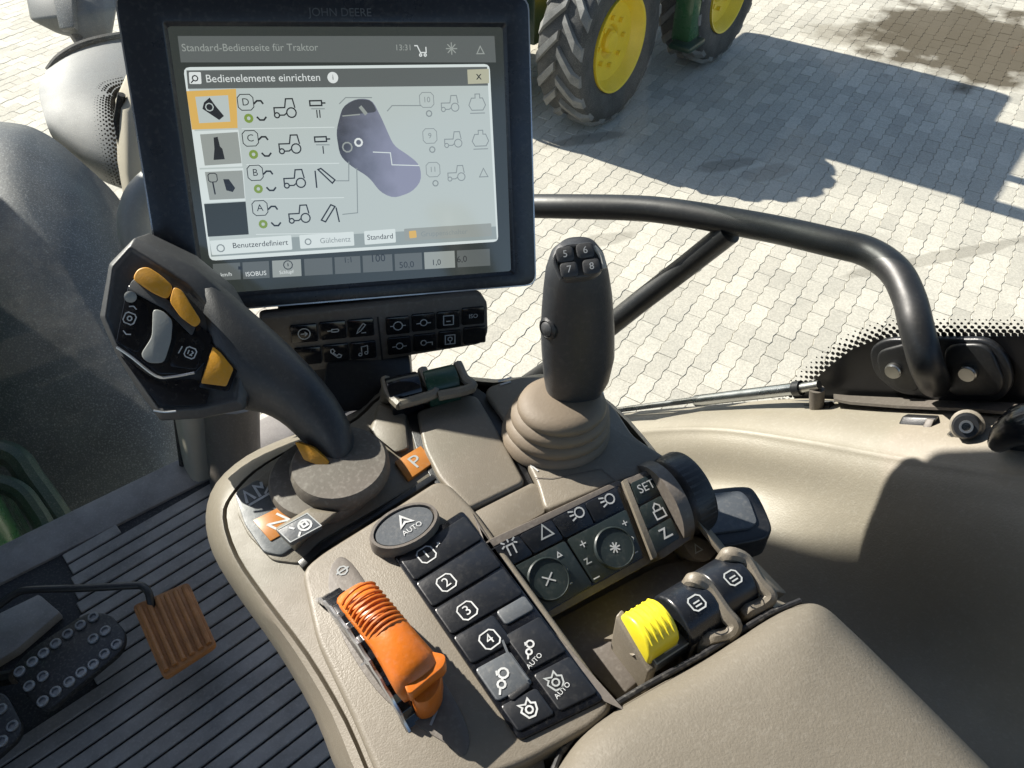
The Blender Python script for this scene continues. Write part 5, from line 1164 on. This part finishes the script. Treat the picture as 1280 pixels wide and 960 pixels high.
# knob: rings (left px, right px, y px), depth estimated on the stick's vertical plane
jy = .455
def jp(px, py):
    r = ray(px, py); return EYE + r * (jy / r.y)
sil = [(690, 742, 496), (682, 752, 484), (679, 762, 466), (677, 768, 440), (676, 768, 415), (677, 767, 390), (679, 765, 365), (682, 761, 340), (688, 756, 322), (699, 748, 311)]
rings = []
for l, r_, y in sil:
    a = jp(l, y); b_ = jp(r_, y); c = (a + b_) / 2; h = (b_ - a).length / 2
    rings.append([c + V((1, .12, 0)).normalized() * (h * (abs(math.cos(t)) ** .85) * (1 if math.cos(t) >= 0 else -1)) + V((-.12, 1, .18)).normalized() * (h * .86 * (abs(math.sin(t)) ** .85) * (1 if math.sin(t) >= 0 else -1)) for t in [2 * math.pi * i / 40 for i in range(40)]])
MB().loft(rings).build('stick_grip', M['grip'], js, ang=60)
c = jp(712, 492); MB().lathe(c - ZU * .012, V((.05, -.05, 1)), [(.026, 0), (.029, .008), (.027, .014), (.020, .018)], 36).build('stick_collar', M['silver'], js)
tpc = (jp(684, 325) + jp(760, 325)) / 2
TQ = [at(693, 326, .5335), at(708, 312, .5385), at(737, 309, .5385), at(754, 318, .534), at(757, 338, .527), at(738, 347, .522), at(706, 352, .521)]
o_ = sum(TQ, V()) / len(TQ)
JF = Fr(o_ + V((0, 0, .0065)), (TQ[3] - TQ[0]), V((-.1, .75, .66)))
def jpl(px, py, c=0): return onp(px, py, JF.p(0, 0, c), JF.n)
MB().prism(rounded([jpl(x, y, 0) for x, y in ((694, 322), (706, 310), (738, 306), (752, 316), (757, 336), (741, 346), (704, 350))], .006, 4), JF.n * -.016).build('top_plate', M['gripface'], js, bv=.002, seg=3)
MB().tube(smoothpath([jpl(x, y, .0005) for x, y in ((702, 349), (693, 324), (705, 310), (722, 307), (738, 306))], 5), .0016, 8).build('top_rim', M['grip'], js)
MB().tube(smoothpath([jpl(x, y, .0008) for x, y in ((742, 309), (751, 319), (755, 336))], 5), .0018, 8).build('top_rim', M['greyrock'], js)
for s__, x, y in (('5', 706, 319), ('6', 731, 314), ('7', 711, 338), ('8', 739, 334)):
    cc = jpl(x, y, .0)
    bt = MB().prism(rounded([cc + JF.x * a * .0058 + JF.y * b_ * .0050 + JF.n * .003 for a, b_ in ((-1, -1), (1, -1), (1, 1), (-1, 1))], .003, 3), JF.n * -.005).build('top_button', M['gripface'], js, bv=.0012)
    text(s__, Fr(cc + JF.n * .0034, JF.x, JF.y), .0085, M['white'], bt)
cs = jp(684, 410); cs = at(684, 411, (cs - EYE).dot(FWD) - .020); nn = V((-.72, -.6, .2))
MB().lathe(cs - nn.normalized() * .003, nn, [(.0085, 0), (.0085, .003), (.0065, .0045), (.0058, .003)], 20).build('side_button_ring', M['black'], js)
sb_ = MB().lathe(cs, nn, [(.0055, -.002), (.0055, .001), (.004, .0022), (0, .0026)], 20).build('side_button', M['gripface'], js)
